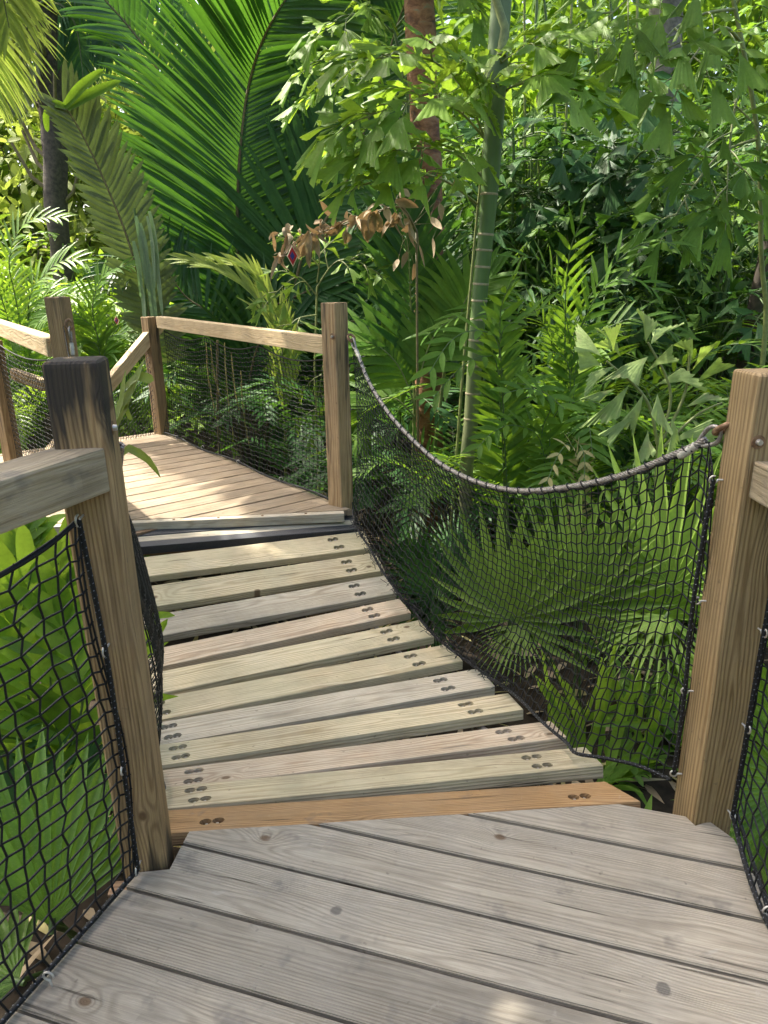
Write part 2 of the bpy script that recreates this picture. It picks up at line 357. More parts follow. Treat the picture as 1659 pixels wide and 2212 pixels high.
def red_bark_mat():
    t = NT('red_peeling_bark'); tc = t.n('ShaderNodeTexCoord')
    mp = t.n('ShaderNodeMapping', {'Vector': tc.outputs['Object'], 'Scale': (1, 1, 1.7)}).outputs[0]
    a = t.noise(mp, 9.0, 6, .7, .6); col = t.ramp(a, [(.32, (.05, .028, .02)), (.46, (.19, .075, .035)), (.58, (.33, .15, .075)), (.72, (.22, .22, .15))])
    b = t.n('ShaderNodeBump', {'Strength': .9, 'Distance': .02, 'Height': a})
    p = t.n('ShaderNodeBsdfPrincipled', {'Base Color': col, 'Roughness': .7, 'Normal': b.outputs[0]})
    t.t.links.new(p.outputs[0], t.out.inputs[0]); return t.m
M_REDBARK = red_bark_mat()

# ------------------------------------------------------------------ setting: ground, path
def smooth(a, b, x):
    t = min(max((x - a) / (b - a), 0), 1); return t * t * (3 - 2 * t)
def gz(x, y):
    z = -0.78 + .10 * noise.noise(V((x * .7, y * .7, 3.1))) + .05 * noise.noise(V((x * 2.3, y * 2.3, 8.1)))
    z += 1.25 * smooth(2.5, 6.0, x) * smooth(4.5, 9.0, y)
    z += .55 * smooth(-2.6, -6.0, x) * smooth(5.0, 10.0, y)
    return z
def axis_pts(lo, hi, dense_lo, dense_hi, st):
    a = list(np.arange(dense_lo, dense_hi + 1e-6, st)); g = st
    x = dense_hi
    while x < hi: g *= 1.35; x += g; a.append(x)
    g = st; x = dense_lo
    while x > lo: g *= 1.35; x -= g; a.insert(0, x)
    return a
gm = MB(); xs = axis_pts(-160, 160, -8, 9, .22); ys = axis_pts(-120, 260, -2, 15, .22)
gm.grid([[V((x, y, gz(x, y))) for x in xs] for y in ys])
g_ = gm.build('ground', M_SOIL); g_['kind'] = 'structure'

# ------------------------------------------------------------------ timber decks
def clip_halfplane(poly, n, d, keep_less=True):
    out = []
    for i in range(len(poly)):
        a, b = poly[i], poly[(i + 1) % len(poly)]
        fa, fb = a[0] * n[0] + a[1] * n[1] - d, b[0] * n[0] + b[1] * n[1] - d
        if not keep_less: fa, fb = -fa, -fb
        if fa <= 0: out.append(a)
        if (fa < 0 < fb) or (fb < 0 < fa):
            t = fa / (fa - fb); out.append((a[0] + (b[0] - a[0]) * t, a[1] + (b[1] - a[1]) * t))
    return out
def poly_plank(name, parent, poly, z, th, mat, u, bev=.003):
    """plank cut to an outline; local X along the grain"""
    org = V((sum(p[0] for p in poly) / len(poly), sum(p[1] for p in poly) / len(poly), z))
    v = V((-u.y, u.x, 0)); Mw = frame(org, u, v); inv = Mw.inverted()
    pts = [inv @ V((p[0], p[1], z)) for p in poly]
    cl = [pts[0]]
    for p in pts[1:]:
        if (p - cl[-1]).length > .004: cl.append(p)
    if (cl[0] - cl[-1]).length < .004: cl.pop()
    bm = bmesh.new(); vs_ = [bm.verts.new(p) for p in cl]; f = bm.faces.new(vs_); f.normal_update()
    if f.normal.z < 0: f.normal_flip()
    top_edges = list(bm.edges)
    r = bmesh.ops.extrude_face_region(bm, geom=[f])
    low = [e for e in r['geom'] if isinstance(e, bmesh.types.BMVert)]
    bmesh.ops.translate(bm, verts=low, vec=(0, 0, -th))
    bmesh.ops.recalc_face_normals(bm, faces=bm.faces)
    te = [e for e in bm.edges if all(abs(v_.co.z) < 1e-5 for v_ in e.verts)]
    try: bmesh.ops.bevel(bm, geom=te, offset=bev, segments=2, affect='EDGES', clamp_overlap=True)
    except Exception: pass
    return from_bm(name, bm, mat, parent, Mw)

near_deck = thing('timber_deck', 'weathered grey plank deck in the foreground, boards running at a slant', 'deck', (0, 1.1, 0))
uN = V((math.cos(R(-17.2)), math.sin(R(-17.2)), 0)); nN = (math.sin(R(17.2)), math.cos(R(17.2)))
outl = [(-1.12, .30), (1.25, .30), (.955, .95), (.955, 1.40), (.965, 1.60), (.925, 1.672), (.88, 1.652), (.846, 1.748), (.80, 1.752), (-.575, 1.66), (-.592, 1.522), (-.672, 1.513), (-.807, 1.169)]
seams = [1.702 + .172, 1.702, 1.542, 1.368, 1.192, 1.021, .845, .672, .50, .33, .16, -.02]
for a, b in zip(seams, seams[1:]):
    g0 = random.choice((.003, .0045, .0052))
    p = clip_halfplane(outl, nN, a - g0, True); p = clip_halfplane(p, nN, b + g0, False)
    if len(p) >= 3: poly_plank('plank', near_deck, p, 0.0 + random.uniform(-.001, .001), .038, M_DECK, uN)
for k, (yy) in enumerate((.55, 1.05, 1.50)):
    board('joist', near_deck, V((-.75, yy, -.04)), V((1, .05, 0)), V((0, 1, 0)), 1.62, .045, .14, M_BEAM)
for (x, y) in ((-.6, .6), (.85, .6), (.1, 1.5)):
    board('support_leg', near_deck, V((x, y, -.95)), V((0, 0, 1)), V((0, 1, 0)), .77, .1, .1, M_BEAM)

ZF = .16
e0 = onz(738, 1097, ZF); e1 = onz(350, 937, ZF)
uF = (e1 - e0); uF.z = 0; uF.normalize(); nF = V((uF.y, -uF.x, 0))      # uF along the far rail, nF to its outer side
if nF.x < 0: nF = -nF
l0 = onz(739, 1103, ZF); l1 = onz(240, 1126, ZF)
far_deck = thing('timber_deck', 'sunlit tan plank deck at the far end of the bridge', 'deck', (e0.x - .8, e0.y + .8, ZF))
lipd = (l1 - l0).normalized()
W_F = 1.62
far_len = (e1 - e0).length + .12
def fp(s, w): return e0 + uF * s - nF * w
lipn = V((-lipd.y, lipd.x, 0));
if lipn.y < 0: lipn = -lipn
lip_w = .055
pl = [fp(-.9, -.03), fp(far_len, -.03), fp(far_len, W_F), fp(-.9, W_F)]
pl = [(p.x, p.y) for p in pl]
pl = clip_halfplane(pl, (lipn.x, lipn.y), l0.x * lipn.x + l0.y * lipn.y + .004, False)
kk = -.9
while kk < far_len:
    d0 = e0.x * uF.x + e0.y * uF.y
    p = clip_halfplane(pl, (uF.x, uF.y), d0 + kk + .1635, True); p = clip_halfplane(p, (uF.x, uF.y), d0 + kk + .0045, False)
    if len(p) >= 3:
        pk = poly_plank('plank', far_deck, p, ZF + random.uniform(-.0015, .0015), .036, M_FAR, -nF)
    kk += .169
# nail heads along the far rail
nb = MB()
for i in range(26):
    for w in (.09, .62, 1.15):
        c = fp(.04 + i * .0845 + (i % 2) * .03, w + random.uniform(-.01, .01)) + V((0, 0, .0018))
        if (c - l0).dot(lipn) > .03: nb.face([c + V((.005 * math.cos(a), .005 * math.sin(a), 0)) for a in [k * math.pi / 3 for k in range(6)]])
nb.build('nail_head', M_RUST, far_deck, smooth=False)
lip = board('edge_board', far_deck, l0 - lipn * lip_w * .5 + lipd * (-.01), lipd, lipn, 1.75, lip_w, .055, M_LIP)
for i in range(6):
    c = l0 + lipd * (.22 + i * .26) - lipn * lip_w * .5
    m_ = MB(); m_.tube([c + V((0, 0, -.004)), c + V((0, 0, .0035))], .008, 8)
    m_.build('bolt', M_RUST, far_deck)
board('end_beam', far_deck, l0 + V((0, 0, -.08)) + lipn * .06 + lipd * .03, lipd, lipn, 1.62, .05, .16, M_BEAM)
for (s, w) in ((.25, .12), (.25, 1.4), (1.6, .12), (1.6, 1.4), (2.7, .2), (2.7, 1.4)):
    c = fp(s, w); board('support_leg', far_deck, V((c.x, c.y, -1.0)), V((0, 0, 1)), V((0, 1, 0)), 1.10, .11, .11, M_BEAM)
for s in (.5, 1.3, 2.1, 2.9):
    board('joist', far_deck, fp(s, .05) + V((0, 0, -.042)), -nF, uF, 1.5, .045, .14, M_BEAM)

# ------------------------------------------------------------------ suspension bridge: twelve treads fanned about the sag
B_ = [0.001, -.04, -.08, -.114, -.138, -.148, -.147, -.135, -.113, -.066, -.002, .062, .122]
EDG = {1: [(362, 1800), (355, 1750), (1388, 1735), (1326, 1682)], 2: [(350, 1742), (345, 1706), (1310, 1662), (1246, 1606)], 3: [(345, 1707), (340, 1665), (1229, 1596), (1179, 1554)],
 4: [(342, 1652), (336, 1612), (1135, 1537), (1089, 1493)], 5: [(335, 1609), (330, 1564), (1074, 1487), (1022, 1440)], 6: [(328, 1557), (322, 1512), (1004, 1432), (952, 1389)],
 7: [(322, 1499), (319, 1459), (944, 1379), (889, 1336)], 8: [(317, 1444), (317, 1407), (892, 1327), (859, 1289)], 9: [(325, 1382), (327, 1325), (859, 1283), (831, 1240)],
 10: [(325, 1317), (309, 1263), (831, 1236), (809, 1190)], 11: [(308, 1252), (280, 1202), (802, 1184), (777, 1148)], 12: [(276, 1194), (269, 1141), (775, 1144), (762, 1110)]}
TM = {1: M_TREAD_O, 2: M_TREAD, 3: M_TREAD_R, 4: M_TREAD, 5: M_TREAD_G, 6: M_TREAD, 7: M_TREAD, 8: M_TREAD_R, 9: M_TREAD_G, 10: M_TREAD, 11: M_TREAD, 12: M_TREAD_G}
bridge = thing('suspension_bridge', 'sagging bridge of thick spaced pine treads between the two decks', 'bridge', (-.3, 2.8, -.2))
LEFT_END, RIGHT_END = [], []
dg = bpy.context.evaluated_depsgraph_get
for i in range(1, 13):
    a, c, b, d = EDG[i]; zf = B_[i - 1]; zb = B_[i - 1] + .92 * (B_[i] - B_[i - 1])
    A_, Bp, Cc, D_ = onz(*a, zf), onz(*b, zf), onz(*c, zb), onz(*d, zb)
    u = ((Bp - A_).normalized() + (D_ - Cc).normalized()).normalized()
    v = (Cc + D_) / 2 - (A_ + Bp) / 2; v -= u * v.dot(u); w = min(max(v.length, .155), .184) * .925; v.normalize()
    ctr = (A_ + Bp + Cc + D_) / 4
    rt = max((Bp - ctr).dot(u), (D_ - ctr).dot(u))
    if i == 2: rt = (Bp - ctr).dot(u)
    ln = 1.50 if i > 1 else 1.45
    org = ctr + u * (rt - ln)
    th = .045 if i > 1 else .038
    bm = box_bm(0, ln, -w / 2, w / 2, -th, 0, .0045, 2)
    if i == 1:      # its right end is cut on a slant
        for v_ in bm.verts:
            if v_.co.x > ln / 2: v_.co.x -= .055 * (v_.co.y + w / 2) / w + 0.0
    Mw = frame(org, u, v)
    wup = u.cross(v).normalized()
    if wup.z < 0: wup = -wup
    tr = from_bm('tread', bm, TM[i], bridge, Mw)
    bpy.context.view_layer.update()
    holes = []
    if i == 1:
        for x in (ln - .17, .17): holes.append((x, -w * .12))
    else:
        for x in (ln - .185, ln - .185 - .0, .185, .185): pass
        for k, (x, yy) in enumerate(((ln - .185, -w * .23), (ln - .200, w * .23), (.185, -w * .23), (.170, w * .23))):
            holes.append((x + random.uniform(-.012, .012), yy))
    if i != 12:
        cb = bmesh.new()
        for (x, y) in holes:
            for sx in (-1, 1):
                bmesh.ops.create_cone(cb, cap_ends=True, segments=18, radius1=.0175, radius2=.0182, depth=.30,
                                      matrix=Matrix.Translation((x + sx * .0155 * (1.2 if i < 3 else 1), y + sx * .0015, .005)))
        cme = bpy.data.meshes.new('cutter'); cb.to_mesh(cme); cb.free()
        cut = bpy.data.objects.new('cutter', cme); C.objects.link(cut)
        cut.matrix_world = Mw
        mod = tr.modifiers.new('holes', 'BOOLEAN'); mod.object = cut; mod.operation = 'DIFFERENCE'; mod.solver = 'EXACT'; mod.use_self = True
        bpy.context.view_layer.update()
        me2 = bpy.data.meshes.new_from_object(tr.evaluated_get(dg()))
        tr.modifiers.clear(); tr.data = me2; me2.name = 'tread'
        bpy.data.objects.remove(cut); bpy.data.meshes.remove(cme)
        for (x, y) in holes:
            for sx in (-1, 1):
                bb = bmesh.new()
                bmesh.ops.create_cone(bb, cap_ends=True, segments=14, radius1=.0066, radius2=.0064, depth=.003, matrix=Matrix.Translation((0, 0, .0145)))
                bmesh.ops.create_cone(bb, cap_ends=True, segments=8, radius1=.0048, radius2=.0042, depth=.066, matrix=Matrix.Translation((0, 0, -.012)))
                bo = from_bm('bolt', bb, M_ZINC)
                bo.parent = tr; bo.location = (x + sx * .0155, y + sx * .0015, -.0278)
    else:
        mm = box_bm(.0, ln, -w / 2 - .003, -w / 2 + .052, -.05, .005, .002, 1)
        g1 = from_bm('grip_strip', mm, M_MAT, bridge, Mw)
        mm = box_bm(.0, ln, w / 2 - .060, w / 2, -.004, .005, .002, 1)
        g2 = from_bm('grip_strip', mm, M_MAT, bridge, Mw)
    if i in (1, 5, 9, 12): tr['label'] = {1: 'orange tread against the near deck', 5: 'greyed tread', 9: 'greyed tread', 12: 'grey tread edged with black grip strips'}[i]
    LEFT_END.append(org.copy()); RIGHT_END.append(org + u * ln)
for xoff in (.19, 1.31):      # carrying cables under the treads
    pts = []
    for L_, R_ in zip(LEFT_END, RIGHT_END): pts.append(L_.lerp(R_, xoff / 1.5) + V((0, 0, -.056)))
    pts = [pts[0] + V((0.02, -.12, .02))] + pts + [pts[-1] + V((-.05, .18, -.03))]
    m_ = MB(); m_.tube(catmull(pts, 4), .011, 8); m_.build('carrying_cable', M_WIRE, bridge)

# ------------------------------------------------------------------ railings
def post(parent, base, yaw, size, ztop, zbot, mat, bev=.009, name='post'):
    """square post; local X runs up the grain"""
    u = V((0, 0, 1)); v = V((math.cos(yaw), math.sin(yaw), 0))
    bm = box_bm(0, ztop - zbot, -size / 2, size / 2, -size / 2, size / 2, bev, 3)
    return from_bm(name, bm, mat, parent, frame(V((base.x, base.y, zbot)), u, v))
def rail(parent, a, b, width, height, mat, name='handrail', bev=.006):
    d = b - a; v = V((0, 0, 1)).cross(d).normalized()
    bm = box_bm(0, d.length, -width / 2, width / 2, -height, 0, bev, 2)
    return from_bm(name, bm, mat, parent, frame(a, d, v))
def hook(parent, p, out, mat=M_ZINC, r=.0125, th=.0026, name='hook'):
    """open screw hook: shank from the timber along out, then an open ring hanging from its end"""
    out = out.normalized(); side = V((0, 0, 1))
    if abs(out.z) > .8: side = V((1, 0, 0))
    pts = [p - out * .012, p + out * .012]
    c = p + out * (.012 + r)
    for k in range(0, 11):
        a = math.pi - k * (1.62 * math.pi) / 10
        pts.append(c + out * (math.cos(a) * r) - side * (math.sin(-a) * -r))
    m_ = MB(); m_.tube(pts, th, 7); o = m_.build(name, mat, parent); return c
def bolt_in_hole(parent, p, out, r=.016):
    """a countersunk bolt: dark bore ring with a bolt end in it"""
    out = out.normalized(); m_ = MB()
    m_.tube([p - out * .002, p + out * .0012], r, 18, 1); m_.tube([p, p + out * .010], (.0085, .0065), 12, 0)
    return m_.build('bolt', [M_ZINC, M_RUST], parent)

# near left
NLB = V((-.667, 1.578, 0)); NL_S = .117
nl = thing('timber_railing', 'dark stained stout post and grey handrail at the near left corner', 'railing', (NLB.x, NLB.y, 0))
NLTOP = 1.345
post(nl, NLB, R(9.5), NL_S, NLTOP, -1.0, M_POST_L, .014)
dL = V((-.134, -.348, 0)).normalized()
rail(nl, V((-.664, 1.545, 1.158)), V((-.664, 1.545, 1.15)) + dL * 1.15, .118, .10, M_RAIL_L)
NLH = [V((-.676, 1.512, 1.005)), V((-.662, 1.514, .68)), V((-.662, 1.514, .347)), V((-.665, 1.514, .03))]
NLHc = [hook(nl, h, V((0, -1, -.1))) for h in NLH]
bolt_in_hole(nl, V((-.609, 1.585, 1.19)), V((.985, .165, 0)))
hk2 = onz(112, 2130, .0); hook(nl, V((hk2.x, hk2.y, 0.004)), V((-.2, .1, 1)), r=.011)
hk3 = V((hk2.x, hk2.y, 0)) + dL * .42; hook(nl, V((hk3.x, hk3.y, 0.004)), V((-.2, .1, 1)), r=.011)

# near right
NRC = V((.875, 1.657, 0)); nra = R(4.5); NR_S = .120
nr_l = V((-math.sin(nra), math.cos(nra), 0)); nr_r = V((math.cos(nra), math.sin(nra), 0))
NRB = NRC + (nr_l + nr_r) * NR_S / 2
nr = thing('timber_railing', 'honey coloured post with handrail at the near right corner', 'railing', (NRB.x, NRB.y, 0))
post(nr, NRB, nra, NR_S, 1.278, -1.0, M_POST_R, .012)
rail(nr, NRC + nr_r * .066 + V((0, -.002, 1.072)), NRC + nr_r * .066 + V((.0, -1.25, 1.072)), .10, .092, M_RAIL_L)
bolt_in_hole(nr, NRC + nr_r * .020 - nr_l * .0005 + V((0, 0, 1.118)), -nr_l, .017)
NRHc = []
for z in (.62, .33, .04):
    NRHc.append(hook(nr, NRC + nr_r * .098 + V((0, 0, z)), V((.12, -1, 0))))
NRHl = []
for z in (1.0, .66, .38, .10):
    NRHl.append(hook(nr, NRC + nr_l * .092 + V((-.001, 0, z)), V((-1, .1, 0)), r=.010))
hk4 = onz(1652, 1985, 0); hook(nr, V((hk4.x, hk4.y, .004)), V((.15, 0, 1)), r=.012)

# far right railing: two posts, handrail, then a sloping stair rail
FMC = onz(738, 1097, ZF)
FMB = FMC + V((-.055, .05, 0)) * 0 + (V((-.78, .62, 0)) + V((.62, .78, 0))).normalized() * .078
FMTOP = at(738, 654, FMC.y).z
fr_ = thing('timber_railing', 'tan railing with square posts along the right edge of the far deck', 'railing', (FMB.x, FMB.y, ZF))
post(fr_, FMB, math.atan2(.62, -.78), .112, FMTOP, -1.0, M_POST_F, .008)
FCC = onz(350, 938, ZF) + uF * .05 + nF * .02
FCTOP = at(345, 684, FCC.y).z
post(fr_, FCC, math.atan2(.62, -.78) + R(2), .105, FCTOP, -1.0, M_POST_F, .006)
ra = at(713, 727, FMC.y + .08); rb = at(346, 683, FCC.y - .02)
rail(fr_, ra, rb, .085, .10, M_RAIL)
sr = V((FCC.x, FCC.y, FCTOP - .02)) ; sdir = (at(218, 832, FCC.y - .45) - at(334, 694, FCC.y)).normalized()
rail(fr_, at(335, 693, FCC.y + .04), at(335, 693, FCC.y + .04) + sdir * 1.7, .085, .10, M_RAIL, 'stair_rail')
FMH = []
rp = V((.62, .78, 0)).normalized(); lp = V((-.78, .62, 0)).normalized()
for (px, py) in ((751, 800), (752, 890), (752, 1010), (754, 1087)):
    z = at(px, py, FMC.y + .02).z
    FMH.append(hook(fr_, FMB + rp * .056 - lp * .03 + V((0, 0, z - ZF + ZF)) * 1 - V((0, 0, FMB.z)), rp, r=.010))
for s in (.12, .75, 1.4, 2.05, 2.6):
    c = e0 + uF * s; hook(fr_, V((c.x, c.y, ZF + .004)), V((.1, .1, 1)), r=.012)
bolt_in_hole(fr_, at(718, 727, FMC.y - .01) + V((0, -.002, -.0)), -rp, .018)
# far left railing
FLC = V((-1.79, 4.13, ZF)); FLTOP = at(123, 641, 4.13).z
FLC.x = at(147, 800, 4.13).x
fl_ = thing('timber_railing', 'tall weathered post and sunny handrail on the left side of the far deck', 'railing', (FLC.x, FLC.y, ZF))
post(fl_, FLC, R(-14), .100, FLTOP, -1.0, M_POST_F, .010)
frl0 = at(116, 730, 4.16); frl1 = at(0, 693, 5.75); fd = (frl1 - frl0)
rail(fl_, frl0, frl0 + fd * 1.25, .09, .105, M_RAIL)
sp = onz(22, 1004, ZF); SPC = V((sp.x, sp.y + .06, ZF))
post(fl_, SPC, R(-32), .105, at(14, 735, SPC.y).z, -1.0, M_POST_F, .006)
rail(fl_, SPC + V((0, 0, .88)), SPC + V((-.9, 1.7, .15)), .085, .10, M_RAIL, 'stair_rail')
rail(fl_, at(28, 795, SPC.y + .5), at(95, 820, SPC.y + .1), .06, .09, M_RAIL, 'mid_rail')
# ------------------------------------------------------------------ hand cables
def helix_cable(parent, pts, rad, name='wire_rope', strands=6, pitch=.075, mat=M_WIRE):
    m_ = MB(); total = sum((b - a).length for a, b in zip(pts, pts[1:])); n = max(int(total / pitch * 9), 12)
    P_ = resample(pts, n)
    fr = []; a = (P_[1] - P_[0]).orthogonal().normalized()
    for i in range(n):
        t = (P_[min(i + 1, n - 1)] - P_[max(i - 1, 0)]).normalized(); a = (a - t * a.dot(t)).normalized(); fr.append((a.copy(), t.cross(a)))
    for k in range(strands):
        q = []
        for i in range(n):
            an = 2 * math.pi * (k / strands + i * total / (n - 1) / pitch); q.append(P_[i] + (fr[i][0] * math.cos(an) + fr[i][1] * math.sin(an)) * rad * .62)
        m_.tube(q, rad * .42, 5)
    return m_.build(name, mat, parent)
def eye(parent, anchor, along, matl=M_WIRE):
    """cable end: thimble loop round a shackle and two-part ferrule; returns where the plain cable starts"""
    d = along.normalized(); s = d.cross(V((0, 0, 1))).normalized(); up = s.cross(d)
    m_ = MB(); pts = []
    for k in range(21):
        q = k / 20 * 2 - 1; x = .092 * abs(q) ** 1.15; hh = .021 * math.sin(math.pi * min(abs(q) ** .75, 1)) * (1.25 - .5 * abs(q))
        pts.append(anchor + d * x + up * hh * (1 if q > 0 else -1))
    m_.tube(pts, .0062, 8); m_.build('thimble', matl, parent)
    m2 = MB(); m2.tube([anchor + d * .086, anchor + d * .090, anchor + d * .106, anchor + d * .108, anchor + d * .124, anchor + d * .126, anchor + d * .146, anchor + d * .153],
                       lambda t: .0115 + .0015 * math.sin(t * 18), 12); m2.build('ferrule', M_FERR, parent)
    m3 = MB(); pts = []
    for k in range(17):
        a = math.pi * (k / 16) * 2
        pts.append(anchor - d * .012 + d * math.cos(a) * .026 + s * math.sin(a) * .018)
    m3.tube(pts, .008, 8, cap=False); m3.build('shackle', M_RUST, parent)
    return anchor + d * .07
# right cable: on the vertical plane between the two right-hand posts
RA = at(760, 733, FMC.y - .03); RB = at(1556, 930, 1.79)
pA, pB = V((RA.x, RA.y, 0)), V((RB.x, RB.y, 0))
def on_plane(px, py):
    r = ray(px, py); dx, dy = pB.x - pA.x, pB.y - pA.y
    Mx = np.array([[r.x, -dx], [r.y, -dy]]); t, s = np.linalg.solve(Mx, np.array([pA.x, pA.y])); return V((0, 0, CAMZ)) + r * t
CAB = [(775, 770), (800, 830), (850, 905), (930, 985), (1000, 1028), (1070, 1052), (1140, 1060), (1240, 1050), (1350, 1025), (1450, 985), (1510, 958)]
cab_pts = catmull([RA] + [on_plane(*q) for q in CAB] + [RB], 8)
rc = thing('hand_cable', 'grey wire rope sagging along the right side of the bridge', 'cable', tuple((RA + RB) / 2))
eye(rc, RA, cab_pts[6] - RA); eye(rc, RB, cab_pts[-7] - RB)
helix_cable(rc, [p for p in cab_pts if (p - RA).length > .06 and (p - RB).length > .045], .0105)
# left cable
LA = at(150, 706, FLC.y - .07); LB = V((-.63, 1.672, 1.13))
lpts = []
for k in range(25):
    t = k / 24; p = LA.lerp(LB, t); p.z -= 4 * .42 * t * (1 - t); lpts.append(p)
lc = thing('hand_cable', 'wire rope with a shackled eye on the tall far left post', 'cable', tuple(LA))
e_ = eye(lc, LA, V((.02, -.10, -1)))
l2 = [LA + V((.003, -.014, -.13)), LA + V((.006, -.03, -.2))] + lpts[3:]
helix_cable(lc, catmull(l2, 2), .0105)

# ------------------------------------------------------------------ nets
def net(parent, S, nu, nv, r=.0016, zig=.35, jit=.10, vr=None):
    """knotted square-mesh net over the surface S(u, v); knots shifted alternately so the cells become soft hexagons"""
    m_ = MB(); K = {}
    def kp(i, j, end=0):
        uu = (i + zig * (.5 if (j % 2) else -.5) * .5) / nu; vv = (j + (.22 if (i % 2) else -.22) * zig * 1.6) / nv
        uu += (random.random() - .5) * jit / nu; vv += (random.random() - .5) * jit / nv
        if i == 0: uu = 0
        if i == nu: uu = 1
        if j == 0: vv = 0
        if j == nv: vv = 1
        return S(min(max(uu, 0), 1), min(max(vv, 0), 1))
    for i in range(nu + 1):
        for j in range(nv + 1): K[i, j] = kp(i, j)
    def seg(a, b):
        d = b - a
        if d.length < 1e-4: return
        mid = (a + b) / 2
        t = d.normalized(); p = t.orthogonal().normalized(); q = t.cross(p)
        m_.grid([[c + p * r + q * 0, c + q * r, c - p * r, c - q * r] for c in (a, b)], 0, True)
    for i in range(nu + 1):
        for j in range(nv + 1):
            if i < nu: seg(K[i, j], K[i + 1, j])
            if j < nv: seg(K[i, j], K[i, j + 1])
            c = K[i, j]; k = r * 1.75
            b = len(m_.v)
            m_.v.extend([c + V((k, 0, 0)), c + V((0, k, 0)), c - V((k, 0, 0)), c - V((0, k, 0)), c + V((0, 0, k)), c - V((0, 0, k))])
            for f in ((0, 1, 4), (1, 2, 4), (2, 3, 4), (3, 0, 4), (1, 0, 5), (2, 1, 5), (3, 2, 5), (0, 3, 5)):
                m_.f.append(tuple(b + x for x in f)); m_.m.append(0)
    return m_.build('netting', M_NET, parent)
def border(parent, pts, r=.0058, name='border_rope', lace=True, wob=0.0):
    pts = catmull(pts, 5) if len(pts) < 30 else pts
    tot = sum((b - a).length for a, b in zip(pts, pts[1:])); n = max(int(tot / .02), 8); P_ = resample(pts, n)
    if wob: P_ = [p + V((random.uniform(-wob, wob), random.uniform(-wob, wob), random.uniform(-wob, wob))) for p in P_]
    m_ = MB(); m_.tube(P_, r, 7, 0)
    if lace:
        P2 = resample(P_, max(int(tot / .0045), 20)); q = []
        a = (P2[1] - P2[0]).orthogonal().normalized(); N = len(P2)
        for i, p in enumerate(P2):
            t = (P2[min(i + 1, N - 1)] - P2[max(i - 1, 0)]).normalized(); a = (a - t * a.dot(t)).normalized(); b = t.cross(a)
            an = i * .0045 / .017 * 2 * math.pi; q.append(p + (a * math.cos(an) + b * math.sin(an)) * r * 1.0)
        m_.tube(q, r * .24, 4, 1)
    return m_.build(name, [M_NET, M_LACE], parent)
def curve_fn(pts):
    P_ = resample(pts, 200)
    def f(t):
        x = min(max(t, 0), 1) * 199; i = min(int(x), 198); return P_[i].lerp(P_[i + 1], x - i)
    return f
# right bridge net: hand cable down to the tread ends
BOT = [(763, 1113), (776, 1149), (798, 1183), (820, 1224), (846, 1262), (868, 1293), (894, 1319), (918, 1351), (954, 1387), (1014, 1432), (1064, 1467), (1119, 1507), (1174, 1562), (1224, 1604), (1244, 1627), (1304, 1637), (1379, 1654), (1449, 1684)]
ZB = [.155, .125, .09, .05, .005, -.03, -.065, -.09, -.105, -.122, -.115, -.10, -.07, -.035, -.015, .01, .03, .06]
bot_pts = catmull([onz(*q, z + .012) for q, z in zip(BOT, ZB)], 5)
top_pts = cab_pts[:-5] + [NRHl[0]]
fT, fB = curve_fn(top_pts), curve_fn(bot_pts)
rn = thing('safety_net', 'black knotted net hung from the wire rope on the right of the bridge', 'net', tuple(bot_pts[40]))
outd = V((pB.y - pA.y, pA.x - pB.x, 0)).normalized()
if outd.x < 0: outd = -outd
def SR(u, v):
    p = fT(u).lerp(fB(u), v); bul = math.sin(math.pi * v) * (.03 + .10 * math.sin(math.pi * u) ** 1.5)
    pl_ = p + outd * bul * (1 if v < .8 else 1)
    return pl_
net(rn, SR, 84, 25, .0023)
border(rn, [p + V((0, 0, -.010 + .006 * math.sin(k * 1.9))) + outd * .006 * math.sin(k * 2.3) for k, p in enumerate(cab_pts[10:-6])], .0052)
border(rn, bot_pts, .0062)
border(rn, [NRHl[0], NRHl[1] + V((-.01, 0, 0)), NRHl[2], NRHl[3]], .0062)
border(rn, [RA + V((.02, -.06, -.13))] + FMH + [bot_pts[0]], .005)
# spare netting bunched over the tread ends
mB = MB()
for k in range(260):
    u0 = random.uniform(.02, .66); a = fB(u0) + V((random.gauss(0, .018), random.gauss(0, .018), abs(random.gauss(0, .012)))); b = fB(min(u0 + .02, 1)) + V((random.gauss(0, .02), random.gauss(0, .02), abs(random.gauss(0, .014))))
    mB.tube([a, (a + b) / 2 + V((random.gauss(0, .006), 0, random.gauss(0, .006))), b], .0016, 4, cap=False)
mB.build('gathered_netting', M_NET, rn)
# lashing loops round the wire rope
mL = MB()
for k in range(34):
    u0 = .05 + k * .027; c = curve_fn(cab_pts)(u0); t = (curve_fn(cab_pts)(u0 + .01) - c).normalized(); a = t.orthogonal().normalized(); b = t.cross(a)
    mL.tube([c + (a * math.cos(x) + b * math.sin(x)) * .0135 + t * .008 * x for x in [q * math.pi / 5 for q in range(11)]], .0022, 5, cap=False)
mL.build('lashing', M_NET, rn)
# left bridge net: bellies out over the tread ends
ln_ = thing('safety_net', 'black net bulging beside the left ends of the bridge treads', 'net', tuple(LEFT_END[6]))
lb = [p + V((.07, 0, .03)) for p in LEFT_END]; lb = [lb[0] + V((-.14, -.03, .03))] + lb[1:] + [lb[-1] + V((-.1, .15, .05))]
lb = catmull(lb, 5)[::-1]; fLT, fLB = curve_fn(lpts), curve_fn(lb)
ind = V((.93, .36, 0))
def SL(u, v):
    p = fLT(u).lerp(fLB(u), v); return p + ind * (.20 * math.sin(math.pi * min(v, 1) ** 1.5) ** 1.2 * math.sin(math.pi * u) - .03)
net(ln_, SL, 70, 24, .0025); border(ln_, lb, .006)
border(ln_, [p + V((0, 0, -.012)) for p in lpts[2:-1]], .005)
